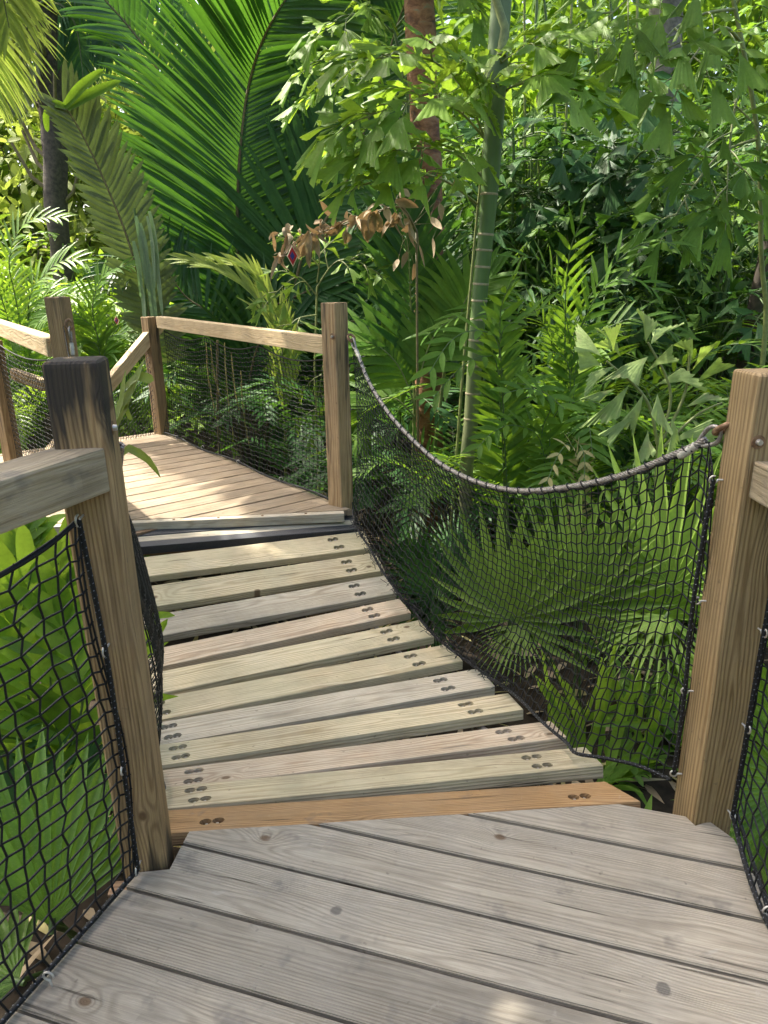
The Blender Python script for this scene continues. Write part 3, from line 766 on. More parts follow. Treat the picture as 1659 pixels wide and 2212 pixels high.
# near left net
nln = thing('safety_net', 'black large mesh net under the grey handrail at near left', 'net', tuple(NLHc[3]))
Ltop = [NLHc[0]] + [NLHc[0] + dL * s + V((0, 0, -.035 * math.sin(math.pi * min(s / .55, 1)) - .01)) for s in (.1, .2, .3, .4, .5, .62, .8, 1.1)]
Lbot = [NLHc[3]] + [V((NLHc[3].x, NLHc[3].y, 0)) + dL * s + V((-.012, 0, .012)) for s in (.1, .2, .3, .42, .55, .7, .85, 1.1)]
Ltop, Lbot = catmull(Ltop, 5), catmull(Lbot, 5); fa, fb = curve_fn(Ltop), curve_fn(Lbot)
sidep = curve_fn(catmull(NLHc, 6)); nlout = V((dL.y, -dL.x, 0))
if nlout.x > 0: nlout = -nlout
def SN(u, v):
    p = fa(u).lerp(fb(u), v); w = max(0, 1 - u * 5); p = p.lerp(sidep(v), w)
    return p + nlout * (.05 * math.sin(math.pi * v) * min(u * 3, 1)) + dL * (.02 * math.sin(v * 7 + u * 5))
net(nln, SN, 28, 24, .0027, zig=.28, jit=.12)
border(nln, Ltop, .0062, lace=False); border(nln, Lbot, .0068); border(nln, catmull([h + V((.002, 0, 0)) for h in NLHc], 6), .0062)
# near right net
nrn = thing('safety_net', 'black net beside the honey coloured post at near right edge', 'net', tuple(NRHc[2]))
rt_top = [NRHc[0] + V((.035, .05, .36)), NRHc[0] + V((.055, -.25, .30)), NRHc[0] + V((.06, -.6, .28)), NRHc[0] + V((.06, -1.1, .30))]
rt_bot = [NRHc[2], V((hk4.x - .004, hk4.y, .012)), V((hk4.x - .01, hk4.y - .4, .012)), V((hk4.x - .01, hk4.y - .85, .012))]
ft, fbb = curve_fn(catmull(rt_top, 8)), curve_fn(catmull(rt_bot, 8)); rside = curve_fn(catmull([rt_top[0]] + NRHc, 6))
def SRR(u, v):
    p = ft(u).lerp(fbb(u), v); w = max(0, 1 - u * 6); p = p.lerp(rside(v), w); return p + V((.04 * math.sin(math.pi * v) * min(u * 4, 1), 0, 0))
net(nrn, SRR, 30, 25, .0024, zig=.3, jit=.10)
border(nrn, catmull([rt_top[0]] + NRHc, 6), .0065); border(nrn, catmull(rt_bot, 8), .0068); border(nrn, [p + V((.012, 0, .006)) for p in catmull(rt_bot[:2], 8)], .0055)
# far right net under the tan railing
frn = thing('safety_net', 'dark net stretched under the tan handrail of the far deck', 'net', tuple(fp(1.3, 0)))
T0 = ra + V((0, 0, -.115)); T1 = rb + V((0.02, 0, -.115)); Bq0 = fp(.02, .0) + V((0, 0, .02)); Bq1 = fp((e1 - e0).length - .06, .0) + V((0, 0, .02))
tf = curve_fn(catmull([T0.lerp(T1, t) + V((0, 0, -.05 * math.sin(math.pi * ((t * 3) % 1)) - .01)) for t in [k / 12 for k in range(13)]], 3))
def SF(u, v): return tf(u).lerp(Bq0.lerp(Bq1, u), v) + nF * (.04 * math.sin(math.pi * v))
net(frn, SF, 62, 27, .0025, jit=.12); border(frn, [tf(t / 30) for t in range(31)], .005, lace=False)
border(frn, [Bq0.lerp(Bq1, t / 12) + V((0, 0, .012 * math.sin(t * 1.3))) for t in range(13)], .006)
# far left nets
fln = thing('safety_net', 'dark net between tall far left post and short sunny post', 'net', tuple(SPC))
a0 = frl0 + V((0, 0, -.12)); a1 = V((SPC.x + .06, SPC.y - .05, a0.z)); b0 = V((FLC.x - .02, FLC.y + .08, ZF + .02)); b1 = V((SPC.x + .06, SPC.y - .05, ZF + .02))
def SFL(u, v): return (a0.lerp(a1, u) + V((0, 0, -.05 * math.sin(math.pi * u)))).lerp(b0.lerp(b1, u), v)
net(fln, SFL, 36, 25, .0021, jit=.12); border(fln, [a0.lerp(a1, t / 8) + V((0, 0, -.05 * math.sin(math.pi * t / 8))) for t in range(9)], .005, lace=False)
st_n = thing('safety_net', 'dark net under the sloping rail beyond the corner of the far deck', 'net', tuple(fp(far_len + .5, 0)))
s0 = at(335, 693, FCC.y + .04) + V((0, 0, -.12)); s1 = s0 + sdir * 1.5
def SST(u, v): p = s0.lerp(s1, u); return p + V((0, 0, -.92 * v)) + nF * .02
net(st_n, SST, 46, 22, .002, jit=.12)

# ------------------------------------------------------------------ leaf builders
DOWN = V((0, 0, -1))
LANCE = [.30, .82, 1.0, .92, .70, .40]
SWORD = [.55, .9, 1.0, .95, .78, .48]
OVAL = [.20, .78, 1.0, .98, .80, .45]
def leaflet(mb, p, d, n, L, W, droop=.3, fold=.25, prof=LANCE, m=0, curl=0.0):
    d = d.normalized(); n = n - d * n.dot(d)
    n = n.normalized() if n.length > 1e-5 else d.orthogonal().normalized()
    seg = len(prof); rows = []; c = p.copy(); st = L / seg
    for i in range(seg):
        s = d.cross(n); w = W * .5 * prof[i]
        rows.append([c + s * w + n * (fold * w), c.copy(), c - s * w + n * (fold * w)])
        t = (i + 1) / seg
        d = (d + DOWN * (droop * t * 1.6 / seg) + n * (-curl / seg)).normalized(); n = (n - d * n.dot(d)).normalized()
        c = c + d * st
    b = len(mb.v)
    for r in rows: mb.v.extend(r)
    mb.v.append(c)
    for i in range(seg - 1):
        k = b + i * 3
        mb.f += [(k, k + 1, k + 4, k + 3), (k + 1, k + 2, k + 5, k + 4)]; mb.m += [m, m]
    k = b + (seg - 1) * 3; tip = b + seg * 3
    mb.f += [(k, k + 1, tip), (k + 1, k + 2, tip)]; mb.m += [m, m]
def prof_coco(t): return (.55 + .45 * min(t / .25, 1)) * (1 - .62 * max(0, (t - .45) / .55) ** 1.6)
def prof_flat(t): return .55 + .45 * math.sin(math.pi * min(max(t * .9 + .08, 0), 1))
def frond(parent, pts, up, n=40, L=.6, W=.035, ang=(72, 28), droop=.3, vee=.25, fold=.25, mats=None, rr=(.012, .003), start=.12, prof=prof_coco, lp=SWORD, sides=(1, 1), jit=.10, name='frond', clump=0, curl=0.0, wmul=None, tw=0.0):
    """pinnate frond: tapered rachis and n pairs of folded leaflets; up = the side its face looks to"""
    P_ = resample(catmull(pts, 6) if len(pts) > 2 else pts, 60); m_ = MB()
    m_.tube(P_, rr, 6, 1)
    for i in range(n):
        t = start + (1 - start) * (i + .5) / n
        if clump: t += ((i % clump) - (clump - 1) / 2) * -.35 * (1 - start) / n
        x = min(t, .995) * 59; k = int(x); p = P_[k].lerp(P_[k + 1], x - k); T = (P_[k + 1] - P_[max(k - 1, 0)]).normalized()
        U = up(t) if callable(up) else up
        U = (U - T * U.dot(T)).normalized(); S = T.cross(U)
        an = R(ang[0] + (ang[1] - ang[0]) * t ** 1.3)
        for sd in (0, 1):
            if sides[sd] == 0 or random.random() < .012: continue
            sg = 1 if sd == 0 else -1; a = an + random.uniform(-jit, jit)
            d = T * math.cos(a) + S * (sg * math.sin(a)) + U * (vee + random.uniform(-jit, jit) * .8)
            nn = U - S * (sg * .35) + T * tw
            l = L * prof(t) * sides[sd] * random.uniform(.92, 1.06)
            leaflet(m_, p, d, nn, l, W * (wmul(t) if wmul else 1) * random.uniform(.85, 1.1), droop * random.uniform(.7, 1.3), fold, lp, 0, curl)
    return m_.build(name, list(mats), parent)
def fishtail(mb, p, d, n, L, W, skew=0.0, droop=.15, m=0, ribs=6):
    """wedge-shaped leaflet with a ragged, bitten-off outer edge and shallow pleats"""
    d = d.normalized(); n = (n - d * n.dot(d)); n = n.normalized() if n.length > 1e-5 else d.orthogonal(); s = d.cross(n)
    half = W / L * .5; b = len(mb.v); mb.v.append(p.copy()); mid = []; out = []; crl = random.gauss(0, .13); tws = random.gauss(0, .16)
    for k in range(ribs * 2 + 1):
        f = k / (ribs * 2) * 2 - 1
        sk = f * (1 if skew > 0 else -1) * min(abs(skew) * 1.6, .62)
        ln = L * (.74 + .36 * sk + (.035 if k % 2 else -.035) + random.uniform(-.035, .035))
        if skew == 0: ln = L * (.80 + .20 * abs(f) + (.04 if k % 2 else -.04) + random.uniform(-.03, .03))
        pl_ = (.014 if k % 2 else -.014) * L
        q1 = p + d * (L * .74 * (.50 + .30 * sk)) + s * (f * half * L * (.40 - .06 * abs(f))) + n * (pl_ + .04 * L)
        q2 = p + d * ln + s * (f * half * L * 1.0) + n * (pl_ * 1.6 + L * (crl * f * f + tws * f * half * 2)) + DOWN * (droop * L * (ln / L) ** 2 * (1 + .4 * abs(f)))
        mid.append(b + 1 + k); out.append(q2); mb.v.append(q1)
    o0 = len(mb.v); mb.v.extend(out)
    for k in range(ribs * 2):
        mb.f.append((b, mid[k], mid[k + 1])); mb.m.append(m)
        mb.f.append((mid[k], o0 + k, o0 + k + 1, mid[k + 1])); mb.m.append(m)
def fish_branch(mb, pts, up, n, L, W, ang=55, droop=.2, stem=(.006, .002), m=0, ms=1, term=True, start=.1):
    P_ = resample(catmull(pts, 5) if len(pts) > 2 else pts, 30); mb.tube(P_, stem, 5, ms)
    for i in range(n):
        t = start + (1 - start) * (i + .6) / n; x = min(t, .98) * 29; k = int(x); p = P_[k].lerp(P_[k + 1], x - k); T = (P_[k + 1] - P_[max(k - 1, 0)]).normalized()
        U = (up - T * up.dot(T)).normalized(); S = T.cross(U); sg = 1 if i % 2 else -1; a = R(ang * random.uniform(.75, 1.2) * (1.1 - .4 * t))
        d = T * math.cos(a) + S * sg * math.sin(a) + U * random.uniform(-.25, .40)
        nn = U + S * random.uniform(-.7, .7) + T * random.uniform(-.4, .6)
        fishtail(mb, p, d, nn, L * random.uniform(.55, 1.3) * (1 - .2 * t), W * .74 * random.uniform(.5, 1.2) * (1 - .15 * t), sg * random.uniform(.2, .45), droop * .6, m)
    if term:
        T = (P_[-1] - P_[-3]).normalized(); fishtail(mb, P_[-1] - T * .01, T, up, L * .95, W * 1.0, 0, droop * .6, m)
def fish_frond(parent, pts, up, nb=5, bl=.35, n=5, L=.16, W=.10, mats=None, name='frond', rr=(.010, .003), start=.2, droop=.2, bang=60):
    """twice-divided fishtail frond: branches along the rachis, wedge leaflets along each branch"""
    P_ = resample(catmull(pts, 6), 50); m_ = MB(); m_.tube(P_, rr, 6, 1)
    for i in range(nb * 2):
        t = start + (1 - start) * (i + .5) / (nb * 2); x = min(t, .98) * 49; k = int(x); p = P_[k].lerp(P_[k + 1], x - k); T = (P_[k + 1] - P_[max(k - 1, 0)]).normalized()
        U = (up - T * up.dot(T)).normalized(); S = T.cross(U); sg = 1 if i % 2 else -1; a = R(bang * (1.1 - .5 * t) * random.uniform(.85, 1.15)); ll = bl * (1 - .45 * t) * random.uniform(.85, 1.15)
        d = (T * math.cos(a) + S * sg * math.sin(a) + U * random.uniform(-.1, .25)).normalized()
        q = [p, p + d * ll * .55 + U * .01, p + d * ll + DOWN * ll * .12]
        fish_branch(m_, q, U, n, L, W, droop=droop)
    T = (P_[-1] - P_[-3]).normalized(); fish_branch(m_, [P_[-1], P_[-1] + T * bl * .3, P_[-1] + T * bl * .55 + DOWN * bl * .06], up, n, L, W, droop=droop)
    return m_.build(name, list(mats), parent)
def fan_leaf(parent, hub, d, n, Rr, nseg=34, spread=250, droop=.25, split=.55, mats=None, petiole=None, pr=(.007, .005), name='fan_leaf', cup=.15, wtip=.35):
    """palmate leaf: pleated segments fused near the hub, free and drooping at the tips"""
    d = d.normalized(); n = (n - d * n.dot(d)).normalized(); s = d.cross(n); m_ = MB()
    if petiole: m_.tube(catmull(petiole, 6), pr, 7, 1)
    sp = R(spread); da = sp / nseg
    for k in range(nseg):
        a = -sp / 2 + (k + .5) * da; f = abs(a) / (sp / 2)
        ln = Rr * (1 - .28 * f ** 2) * random.uniform(.93, 1.04); sl = split * random.uniform(.85, 1.12)
        rows = []
        for i, tt in enumerate((.02, .2, .4, sl, sl + (1 - sl) * .35, sl + (1 - sl) * .7, 1.0)):
            r = ln * tt; hw = math.tan(da / 2) * min(r, ln * sl) if tt <= sl else math.tan(da / 2) * ln * sl * (1 - (tt - sl) / (1 - sl)) ** .8
            ax = d * math.cos(a) + s * math.sin(a); sx = -d * math.sin(a) + s * math.cos(a)
            c = hub + ax * r + n * (cup * r * (1 - tt)) + DOWN * (droop * ln * max(0, tt - .45) ** 2 * random.uniform(.8, 1.25))
            pl_ = .62 * hw
            rows.append([c - sx * hw + n * pl_, c - n * pl_ * .6, c + sx * hw + n * pl_])
        m_.grid(rows, 0)
    m_.tube([hub - d * .02, hub + d * .02], .009, 6, 1)
    return m_.build(name, list(mats), parent)
def blade(mb, pts, W, n, prof=SWORD, fold=.3, m=0):
    P_ = resample(catmull(pts, 5), 14); rows = []
    for i, p in enumerate(P_):
        T = (P_[min(i + 1, 13)] - P_[max(i - 1, 0)]).normalized(); u = (n - T * n.dot(T)).normalized(); s = T.cross(u)
        x = i / 13 * (len(prof) - 1); k = min(int(x), len(prof) - 2); w = W * .5 * (prof[k] + (prof[k + 1] - prof[k]) * (x - k)) * (1 if i < 13 else .1)
        rows.append([p + s * w + u * fold * w, p, p - s * w + u * fold * w])
    mb.grid(rows, m)
def leafcloud(mb, c, rad, n, L, W, m=0, flat=.7, up=.4, droop=.3):
    for _ in range(n):
        while True:
            q = V((random.uniform(-1, 1), random.uniform(-1, 1), random.uniform(-1, 1)))
            if .15 < q.length < 1: break
        p = c + V((q.x * rad[0], q.y * rad[1], q.z * rad[2])); d = (q.normalized() + V((random.gauss(0, .6), random.gauss(0, .6), random.gauss(0, .4)))).normalized()
        leaflet(mb, p, d, V((random.gauss(0, .5), random.gauss(0, .5), 1)), L * random.uniform(.6, 1.2), W * random.uniform(.7, 1.2), droop, .15, [.35, .95, .9, .5], m)
def ground_at(p): return V((p.x, p.y, gz(p.x, p.y)))
TOCAM = lambda p: (V((0, 0, CAMZ)) - p).normalized()
def PX(Y, *q): return [at(x, y, Y if len(r) == 0 else r[0]) for (x, y, *r) in q]

# ------------------------------------------------------------------ plant kinds set out as repeats
def mk_parlor(name, label, cat, mats, n=9, h=(.5, 1.1), L=.24, W=.03, ll=.75, pairs=15, droop=.35, loc=(0, 0, 0)):
    t = thing(name, label, cat, loc)
    for k in range(n):
        a = k * 2.4 + random.uniform(-.3, .3); hh = random.uniform(*h); dv = V((math.cos(a), math.sin(a), 0)); ln = ll * random.uniform(.8, 1.2); o = V(loc)
        b = o + dv * .04; pts = [b, b + dv * .08 + V((0, 0, hh * .55)), b + dv * .22 + V((0, 0, hh)), b + dv * (.22 + ln * .5) + V((0, 0, hh + ln * .34)), b + dv * (.22 + ln) + V((0, 0, hh + ln * .18))]
        frond(t, pts, V((0, 0, 1)) + dv * -.3, pairs, L, W, (70, 35), droop, .12, .2, mats, (.006, .0018), .48, prof_flat, LANCE)
    return t
def mk_feather(name, label, cat, mats, n=11, ln=2.2, L=.55, W=.035, pairs=42, trunk=.3, loc=(0, 0, 0), droop=.5, rise=1.0, tr=(.10, .07), tmat=None):
    t = thing(name, label, cat, loc); o = V(loc)
    m_ = MB(); m_.tube([o + V((0, 0, -.1)), o + V((.03, 0, trunk * .5)), o + V((.0, .02, trunk))], tr, 10, 0, wob=.08); m_.build('trunk', tmat or M_DBARK, t)
    for k in range(n):
        a = k * 2.4 + random.uniform(-.2, .2); e = random.uniform(.35, 1.25); dv = V((math.cos(a), math.sin(a), 0)); l = ln * random.uniform(.8, 1.1); b = o + V((0, 0, trunk))
        pts = [b, b + dv * l * .22 + V((0, 0, l * .40 * e * rise)), b + dv * l * .52 + V((0, 0, l * .60 * e * rise)), b + dv * l * .80 + V((0, 0, l * .52 * e * rise)), b + dv * l * 1.0 + V((0, 0, l * .30 * e * rise))]
        frond(t, pts, V((0, 0, 1)), pairs, L, W, (68, 30), droop, .2, .25, mats, (.014, .003), .16, prof_coco, SWORD)
    return t
def mk_fish(name, label, cat, mats, stems=4, h=(1.2, 2.2), L=.17, W=.12, loc=(0, 0, 0), per=4, bl=.34, fl=.75, nb=3):
    t = thing(name, label, cat, loc); o = V(loc)
    for k in range(stems):
        a = k * 2.1 + random.random(); hh = random.uniform(*h); b = o + V((math.cos(a), math.sin(a), 0)) * random.uniform(.03, .2); top = b + V((random.uniform(-.12, .12), random.uniform(-.12, .12), hh))
        m_ = MB(); m_.tube(resample([b, (b + top) / 2 + V((.02, .02, 0)), top], 8), (.018, .010), 7); m_.build('stem', M_STEM, t)
        for j in range(per):
            aa = a + j * 2.3; s = b.lerp(top, .35 + .65 * (j + .7) / per); dv = V((math.cos(aa), math.sin(aa), 0)); l = fl * random.uniform(.8, 1.15)
            fish_frond(t, [s, s + dv * l * .35 + V((0, 0, l * .38)), s + dv * l * .8 + V((0, 0, l * .46)), s + dv * l * 1.1 + V((0, 0, l * .28))], V((0, 0, 1)), nb, bl, 4, L, W, mats, droop=.25)
    return t
def mk_fan(name, label, cat, mats, n=9, h=(.5, 1.0), Rr=.5, loc=(0, 0, 0), nseg=26, spread=240):
    t = thing(name, label, cat, loc); o = V(loc)
    for k in range(n):
        a = k * 2.4 + random.uniform(-.3, .3); dv = V((math.cos(a), math.sin(a), 0)); hh = random.uniform(*h); e = random.uniform(.25, 1.0); hub = o + dv * (.35 * hh + .15) + V((0, 0, hh))
        fan_leaf(t, hub, dv * (1.2 - e) + V((0, 0, e)), V((0, 0, 1)) - dv * .6, Rr * random.uniform(.8, 1.1), nseg, spread, .35, .5, mats, [o + dv * .03, o + dv * .12 + V((0, 0, hh * .6)), hub])
    return t
def mk_shrub(name, label, cat, mat, loc=(0, 0, 0), h=1.4, r=.7, n=420, L=.13, W=.045):
    t = thing(name, label, cat, loc); o = V(loc); m_ = MB()
    for k in range(6):
        a = k * 1.05; m_.tube(resample([o, o + V((math.cos(a) * r * .25, math.sin(a) * r * .25, h * .5)), o + V((math.cos(a) * r * .6, math.sin(a) * r * .6, h * .9))], 6), (.014, .004), 5)
    m_.build('stem', M_DBARK, t); f = MB()
    for k in range(9):
        c = o + V((random.uniform(-.6, .6) * r, random.uniform(-.6, .6) * r, h * random.uniform(.35, 1.0))); leafcloud(f, c, (r * .5, r * .5, h * .26), n // 9, L, W)
    f.build('foliage', mat, t); return t

# ---- understory repeats
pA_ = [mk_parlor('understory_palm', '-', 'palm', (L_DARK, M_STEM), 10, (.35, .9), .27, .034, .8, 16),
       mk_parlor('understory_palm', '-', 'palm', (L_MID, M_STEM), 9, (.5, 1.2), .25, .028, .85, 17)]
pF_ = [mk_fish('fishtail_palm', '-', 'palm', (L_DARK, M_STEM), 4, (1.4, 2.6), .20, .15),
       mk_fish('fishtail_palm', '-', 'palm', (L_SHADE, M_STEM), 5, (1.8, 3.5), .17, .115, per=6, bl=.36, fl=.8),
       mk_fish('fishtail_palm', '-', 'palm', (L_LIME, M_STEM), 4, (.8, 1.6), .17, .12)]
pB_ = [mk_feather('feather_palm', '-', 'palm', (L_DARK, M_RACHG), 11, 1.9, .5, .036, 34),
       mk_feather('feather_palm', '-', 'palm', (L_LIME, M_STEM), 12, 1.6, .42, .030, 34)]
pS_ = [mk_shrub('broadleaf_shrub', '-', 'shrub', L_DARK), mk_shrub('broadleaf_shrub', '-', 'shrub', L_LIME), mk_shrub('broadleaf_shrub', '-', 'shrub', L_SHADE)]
protos = pA_ + pF_ + pB_ + pS_
used = set()
def place(pr, x, y, sc, label, group, rz=None, dz=0.0):
    loc = V((x, y, gz(x, y) + dz - .03)); rz = random.uniform(0, 6.28) if rz is None else rz
    if pr.name not in used:
        used.add(pr.name); pr.location = loc; pr.rotation_euler = (0, 0, rz); pr.scale = (sc,) * 3; pr['label'] = label; pr['group'] = group; return pr
    return dup(pr, loc, rz, sc, label, group)
GD = 'dark palms filling the shaded thicket'; LD = 'dark green feathery understory palm filling the shaded thicket beyond the bridge nets'
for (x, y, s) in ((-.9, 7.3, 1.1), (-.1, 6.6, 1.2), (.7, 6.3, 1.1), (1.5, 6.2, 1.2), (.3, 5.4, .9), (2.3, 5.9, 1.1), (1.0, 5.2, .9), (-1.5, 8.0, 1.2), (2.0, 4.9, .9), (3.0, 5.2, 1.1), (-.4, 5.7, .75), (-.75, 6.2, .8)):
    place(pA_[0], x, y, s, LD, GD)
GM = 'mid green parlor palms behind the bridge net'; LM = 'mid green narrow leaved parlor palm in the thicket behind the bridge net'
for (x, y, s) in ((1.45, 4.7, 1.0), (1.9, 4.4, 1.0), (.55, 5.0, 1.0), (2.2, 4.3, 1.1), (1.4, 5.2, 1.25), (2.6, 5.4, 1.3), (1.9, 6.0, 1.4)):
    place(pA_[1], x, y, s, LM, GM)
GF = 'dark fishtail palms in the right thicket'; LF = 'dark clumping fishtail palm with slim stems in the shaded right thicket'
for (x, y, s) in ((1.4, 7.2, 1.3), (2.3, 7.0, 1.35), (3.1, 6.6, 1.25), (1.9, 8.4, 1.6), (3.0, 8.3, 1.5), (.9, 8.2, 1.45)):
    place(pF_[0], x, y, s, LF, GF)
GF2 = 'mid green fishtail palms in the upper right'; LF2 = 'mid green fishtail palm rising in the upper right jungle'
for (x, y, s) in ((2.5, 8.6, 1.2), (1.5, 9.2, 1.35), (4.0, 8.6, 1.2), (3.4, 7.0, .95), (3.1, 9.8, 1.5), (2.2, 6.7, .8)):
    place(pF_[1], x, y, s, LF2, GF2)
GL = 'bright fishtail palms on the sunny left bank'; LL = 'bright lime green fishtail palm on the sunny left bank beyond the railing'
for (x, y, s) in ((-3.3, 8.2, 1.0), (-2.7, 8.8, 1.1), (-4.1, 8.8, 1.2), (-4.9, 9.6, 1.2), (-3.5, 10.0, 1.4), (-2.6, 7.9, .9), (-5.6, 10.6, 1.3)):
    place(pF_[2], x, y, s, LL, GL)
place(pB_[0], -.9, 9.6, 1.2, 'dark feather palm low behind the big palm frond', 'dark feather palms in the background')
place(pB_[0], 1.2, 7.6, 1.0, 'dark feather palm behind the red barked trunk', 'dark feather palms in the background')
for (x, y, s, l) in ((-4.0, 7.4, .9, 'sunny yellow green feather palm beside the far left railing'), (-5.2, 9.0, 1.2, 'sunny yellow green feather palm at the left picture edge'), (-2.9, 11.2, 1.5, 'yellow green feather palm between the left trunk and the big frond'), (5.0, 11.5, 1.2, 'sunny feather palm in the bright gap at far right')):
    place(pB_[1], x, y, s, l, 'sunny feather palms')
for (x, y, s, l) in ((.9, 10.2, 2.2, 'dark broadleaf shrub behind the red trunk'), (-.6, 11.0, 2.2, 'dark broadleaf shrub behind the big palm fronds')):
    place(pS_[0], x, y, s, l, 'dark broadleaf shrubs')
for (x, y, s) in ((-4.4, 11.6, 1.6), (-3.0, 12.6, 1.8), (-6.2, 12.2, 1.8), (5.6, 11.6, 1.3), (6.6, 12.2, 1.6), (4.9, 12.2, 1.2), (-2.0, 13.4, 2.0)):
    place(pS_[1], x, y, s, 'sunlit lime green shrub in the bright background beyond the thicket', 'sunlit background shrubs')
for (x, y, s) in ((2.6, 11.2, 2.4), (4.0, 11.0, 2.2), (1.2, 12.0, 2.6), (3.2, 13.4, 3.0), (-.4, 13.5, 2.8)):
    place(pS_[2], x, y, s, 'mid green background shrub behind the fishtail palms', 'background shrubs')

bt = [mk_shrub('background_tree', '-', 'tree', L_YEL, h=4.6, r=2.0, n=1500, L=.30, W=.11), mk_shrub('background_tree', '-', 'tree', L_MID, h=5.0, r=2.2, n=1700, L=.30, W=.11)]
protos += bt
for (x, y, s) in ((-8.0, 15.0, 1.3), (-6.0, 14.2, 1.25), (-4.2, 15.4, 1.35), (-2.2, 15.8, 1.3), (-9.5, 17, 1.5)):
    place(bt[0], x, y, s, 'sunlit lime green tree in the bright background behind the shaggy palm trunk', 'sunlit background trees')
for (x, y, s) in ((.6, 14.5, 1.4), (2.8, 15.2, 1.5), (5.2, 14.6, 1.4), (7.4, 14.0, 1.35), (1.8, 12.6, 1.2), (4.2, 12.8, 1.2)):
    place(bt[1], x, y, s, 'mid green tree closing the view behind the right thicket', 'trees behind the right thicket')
# ---- far-off jungle wall and added foliage behind the camera: one mass
wm = MB()
for k in range(560):
    a = R(random.uniform(-46, 46)); d = random.uniform(16, 24); x, y = math.sin(a) * d, math.cos(a) * d; z = random.uniform(-.5, 8.2)
    leafcloud(wm, V((x, y, z)), (1.3, 1.0, .9), 46, .5, .18, random.choice((0, 0, 1, 2)) if x > -2 else random.choice((1, 1, 3, 0)), droop=.5)
for k in range(260):  # nearer foliage behind the camera, added to block low sky light
    a = R(random.uniform(52, 308)); d = random.uniform(5.5, 9.5); x, y = math.sin(a) * d, math.cos(a) * d
    leafcloud(wm, V((x, y, random.uniform(-.5, 4.6))), (1.1, 1.1, .9), 34, .5, .17, random.choice((0, 0, 1, 2)), droop=.5)
jw = wm.build('jungle_foliage', [L_MID, L_LIME, L_DARK, L_YEL]); jw['kind'] = 'stuff'; jw['label'] = 'far off jungle foliage closing the view, with foliage added behind the camera to block light'

# ------------------------------------------------------------------ hero plants, placed one by one
# great feather palm in the centre: three upright fronds
c = ground_at(at(512, 800, 8.4))
bp = thing('feather_palm', 'huge feather palm with upright translucent fronds in the middle background', 'palm', tuple(c))
m_ = MB(); m_.tube([c + V((0, 0, -.2)), c + V((.1, .1, .45))], (.22, .16), 12, wob=.1); m_.build('trunk', M_DBARK, bp)
f1 = [c + V((0, 0, .3))] + PX(8.35, (512, 700), (513, 600), (512, 500), (514, 400), (521, 300), (534, 200)) + PX(8.2, (560, 105)) + PX(8.0, (600, 25), (655, -50)) + PX(7.7, (740, -140))
frond(bp, f1, V((.30, -1, .15)), 104, 1.55, .082, (70, 42), .16, .16, .30, (L_COCO, M_RACH), (.030, .008), .13, prof_flat, SWORD, (1.0, .95), .035)
f2 = [c + V((.5, .0, .25))] + PX(8.1, (640, 610), (690, 500), (735, 420), (775, 320), (806, 225), (835, 130), (870, 20)) + PX(7.9, (920, -90))
frond(bp, f2, V((-.25, -1, .1)), 88, 1.40, .075, (62, 38), .22, .12, .30, (L_DARK, M_RACH), (.030, .008), .16, prof_flat, SWORD, (.62, 1.0), .045)
f3 = [c + V((-.1, .5, .3))] + PX(9.2, (500, 500), (560, 250), (640, 60)) + PX(9.0, (760, -80))
frond(bp, f3, V((.1, -1, .3)), 60, 1.5, .075, (62, 40), .25, .1, .3, (L_COCO, M_RACH), (.03, .008), .16, prof_flat, SWORD, (1, 1), .05)
f4 = [c + V((.2, .5, .3))] + PX(9.0, (640, 420), (740, 180), (860, -20)) + PX(8.8, (960, -120))
frond(bp, f4, V((-.1, -1, .25)), 56, 1.4, .06, (62, 40), .3, .1, .3, (L_DARK, M_RACH), (.03, .008), .16, prof_flat, SWORD, (1, 1), .05)
f5 = [c + V((-.3, .3, .3))] + PX(9.4, (440, 560), (400, 330), (330, 130)) + PX(9.2, (200, -30))
frond(bp, f5, V((.1, -1, .3)), 60, 1.25, .07, (64, 40), .35, .1, .3, (L_COCO, M_RACH), (.03, .008), .2, prof_flat, SWORD, (1, .8), .05)
for q in ((PX(8.0, (540, 720), (640, 640), (760, 610)) + PX(7.8, (880, 640)), L_DARK), (PX(7.9, (480, 720), (400, 640), (330, 560)) + PX(7.6, (240, 590)), L_COCO), (PX(7.7, (560, 740), (680, 700), (800, 700)) + PX(7.4, (900, 760)), L_DARK)):
    frond(bp, [c + V((0, -.1, .3))] + q[0], V((0, -.8, .7)), 44, .85, .05, (64, 36), .4, .1, .3, (q[1], M_RACH), (.02, .005), .2, prof_coco, SWORD)

# olive stiff frond standing behind the corner post
c = ground_at(at(318, 760, 7.7)); ol = thing('olive_palm', 'olive green stiff feather frond leaning left behind the corner post', 'palm', tuple(c))
pts = [c] + PX(7.55, (338, 760), (318, 672), (296, 585), (270, 500), (238, 420), (200, 335), (165, 268), (140, 230))
frond(ol, pts, V((.35, -1, .45)), 44, .52, .075, (80, 34), .10, .06, .2, (L_OLIVE, M_RACH), (.018, .007), .36, lambda t: .62 + .38 * math.sin(math.pi * min(max((t - .3) * 1.1, 0), 1)), [.5, .95, 1, .95, .85, .6], (1, .72), .06, wmul=lambda t: 1.0)
m_ = MB()
for (q, w) in (([(140, 232), (175, 190), (225, 150)], .10), ([(145, 235), (195, 205), (262, 175)], .10), ([(142, 232), (120, 225), (104, 232)], .07), ([(104, 232), (100, 255), (103, 285)], .06)):
    blade(m_, PX(7.5, *q), w, V((.2, -1, .3)))
m_.build('leaf_tip', [L_MID], ol)
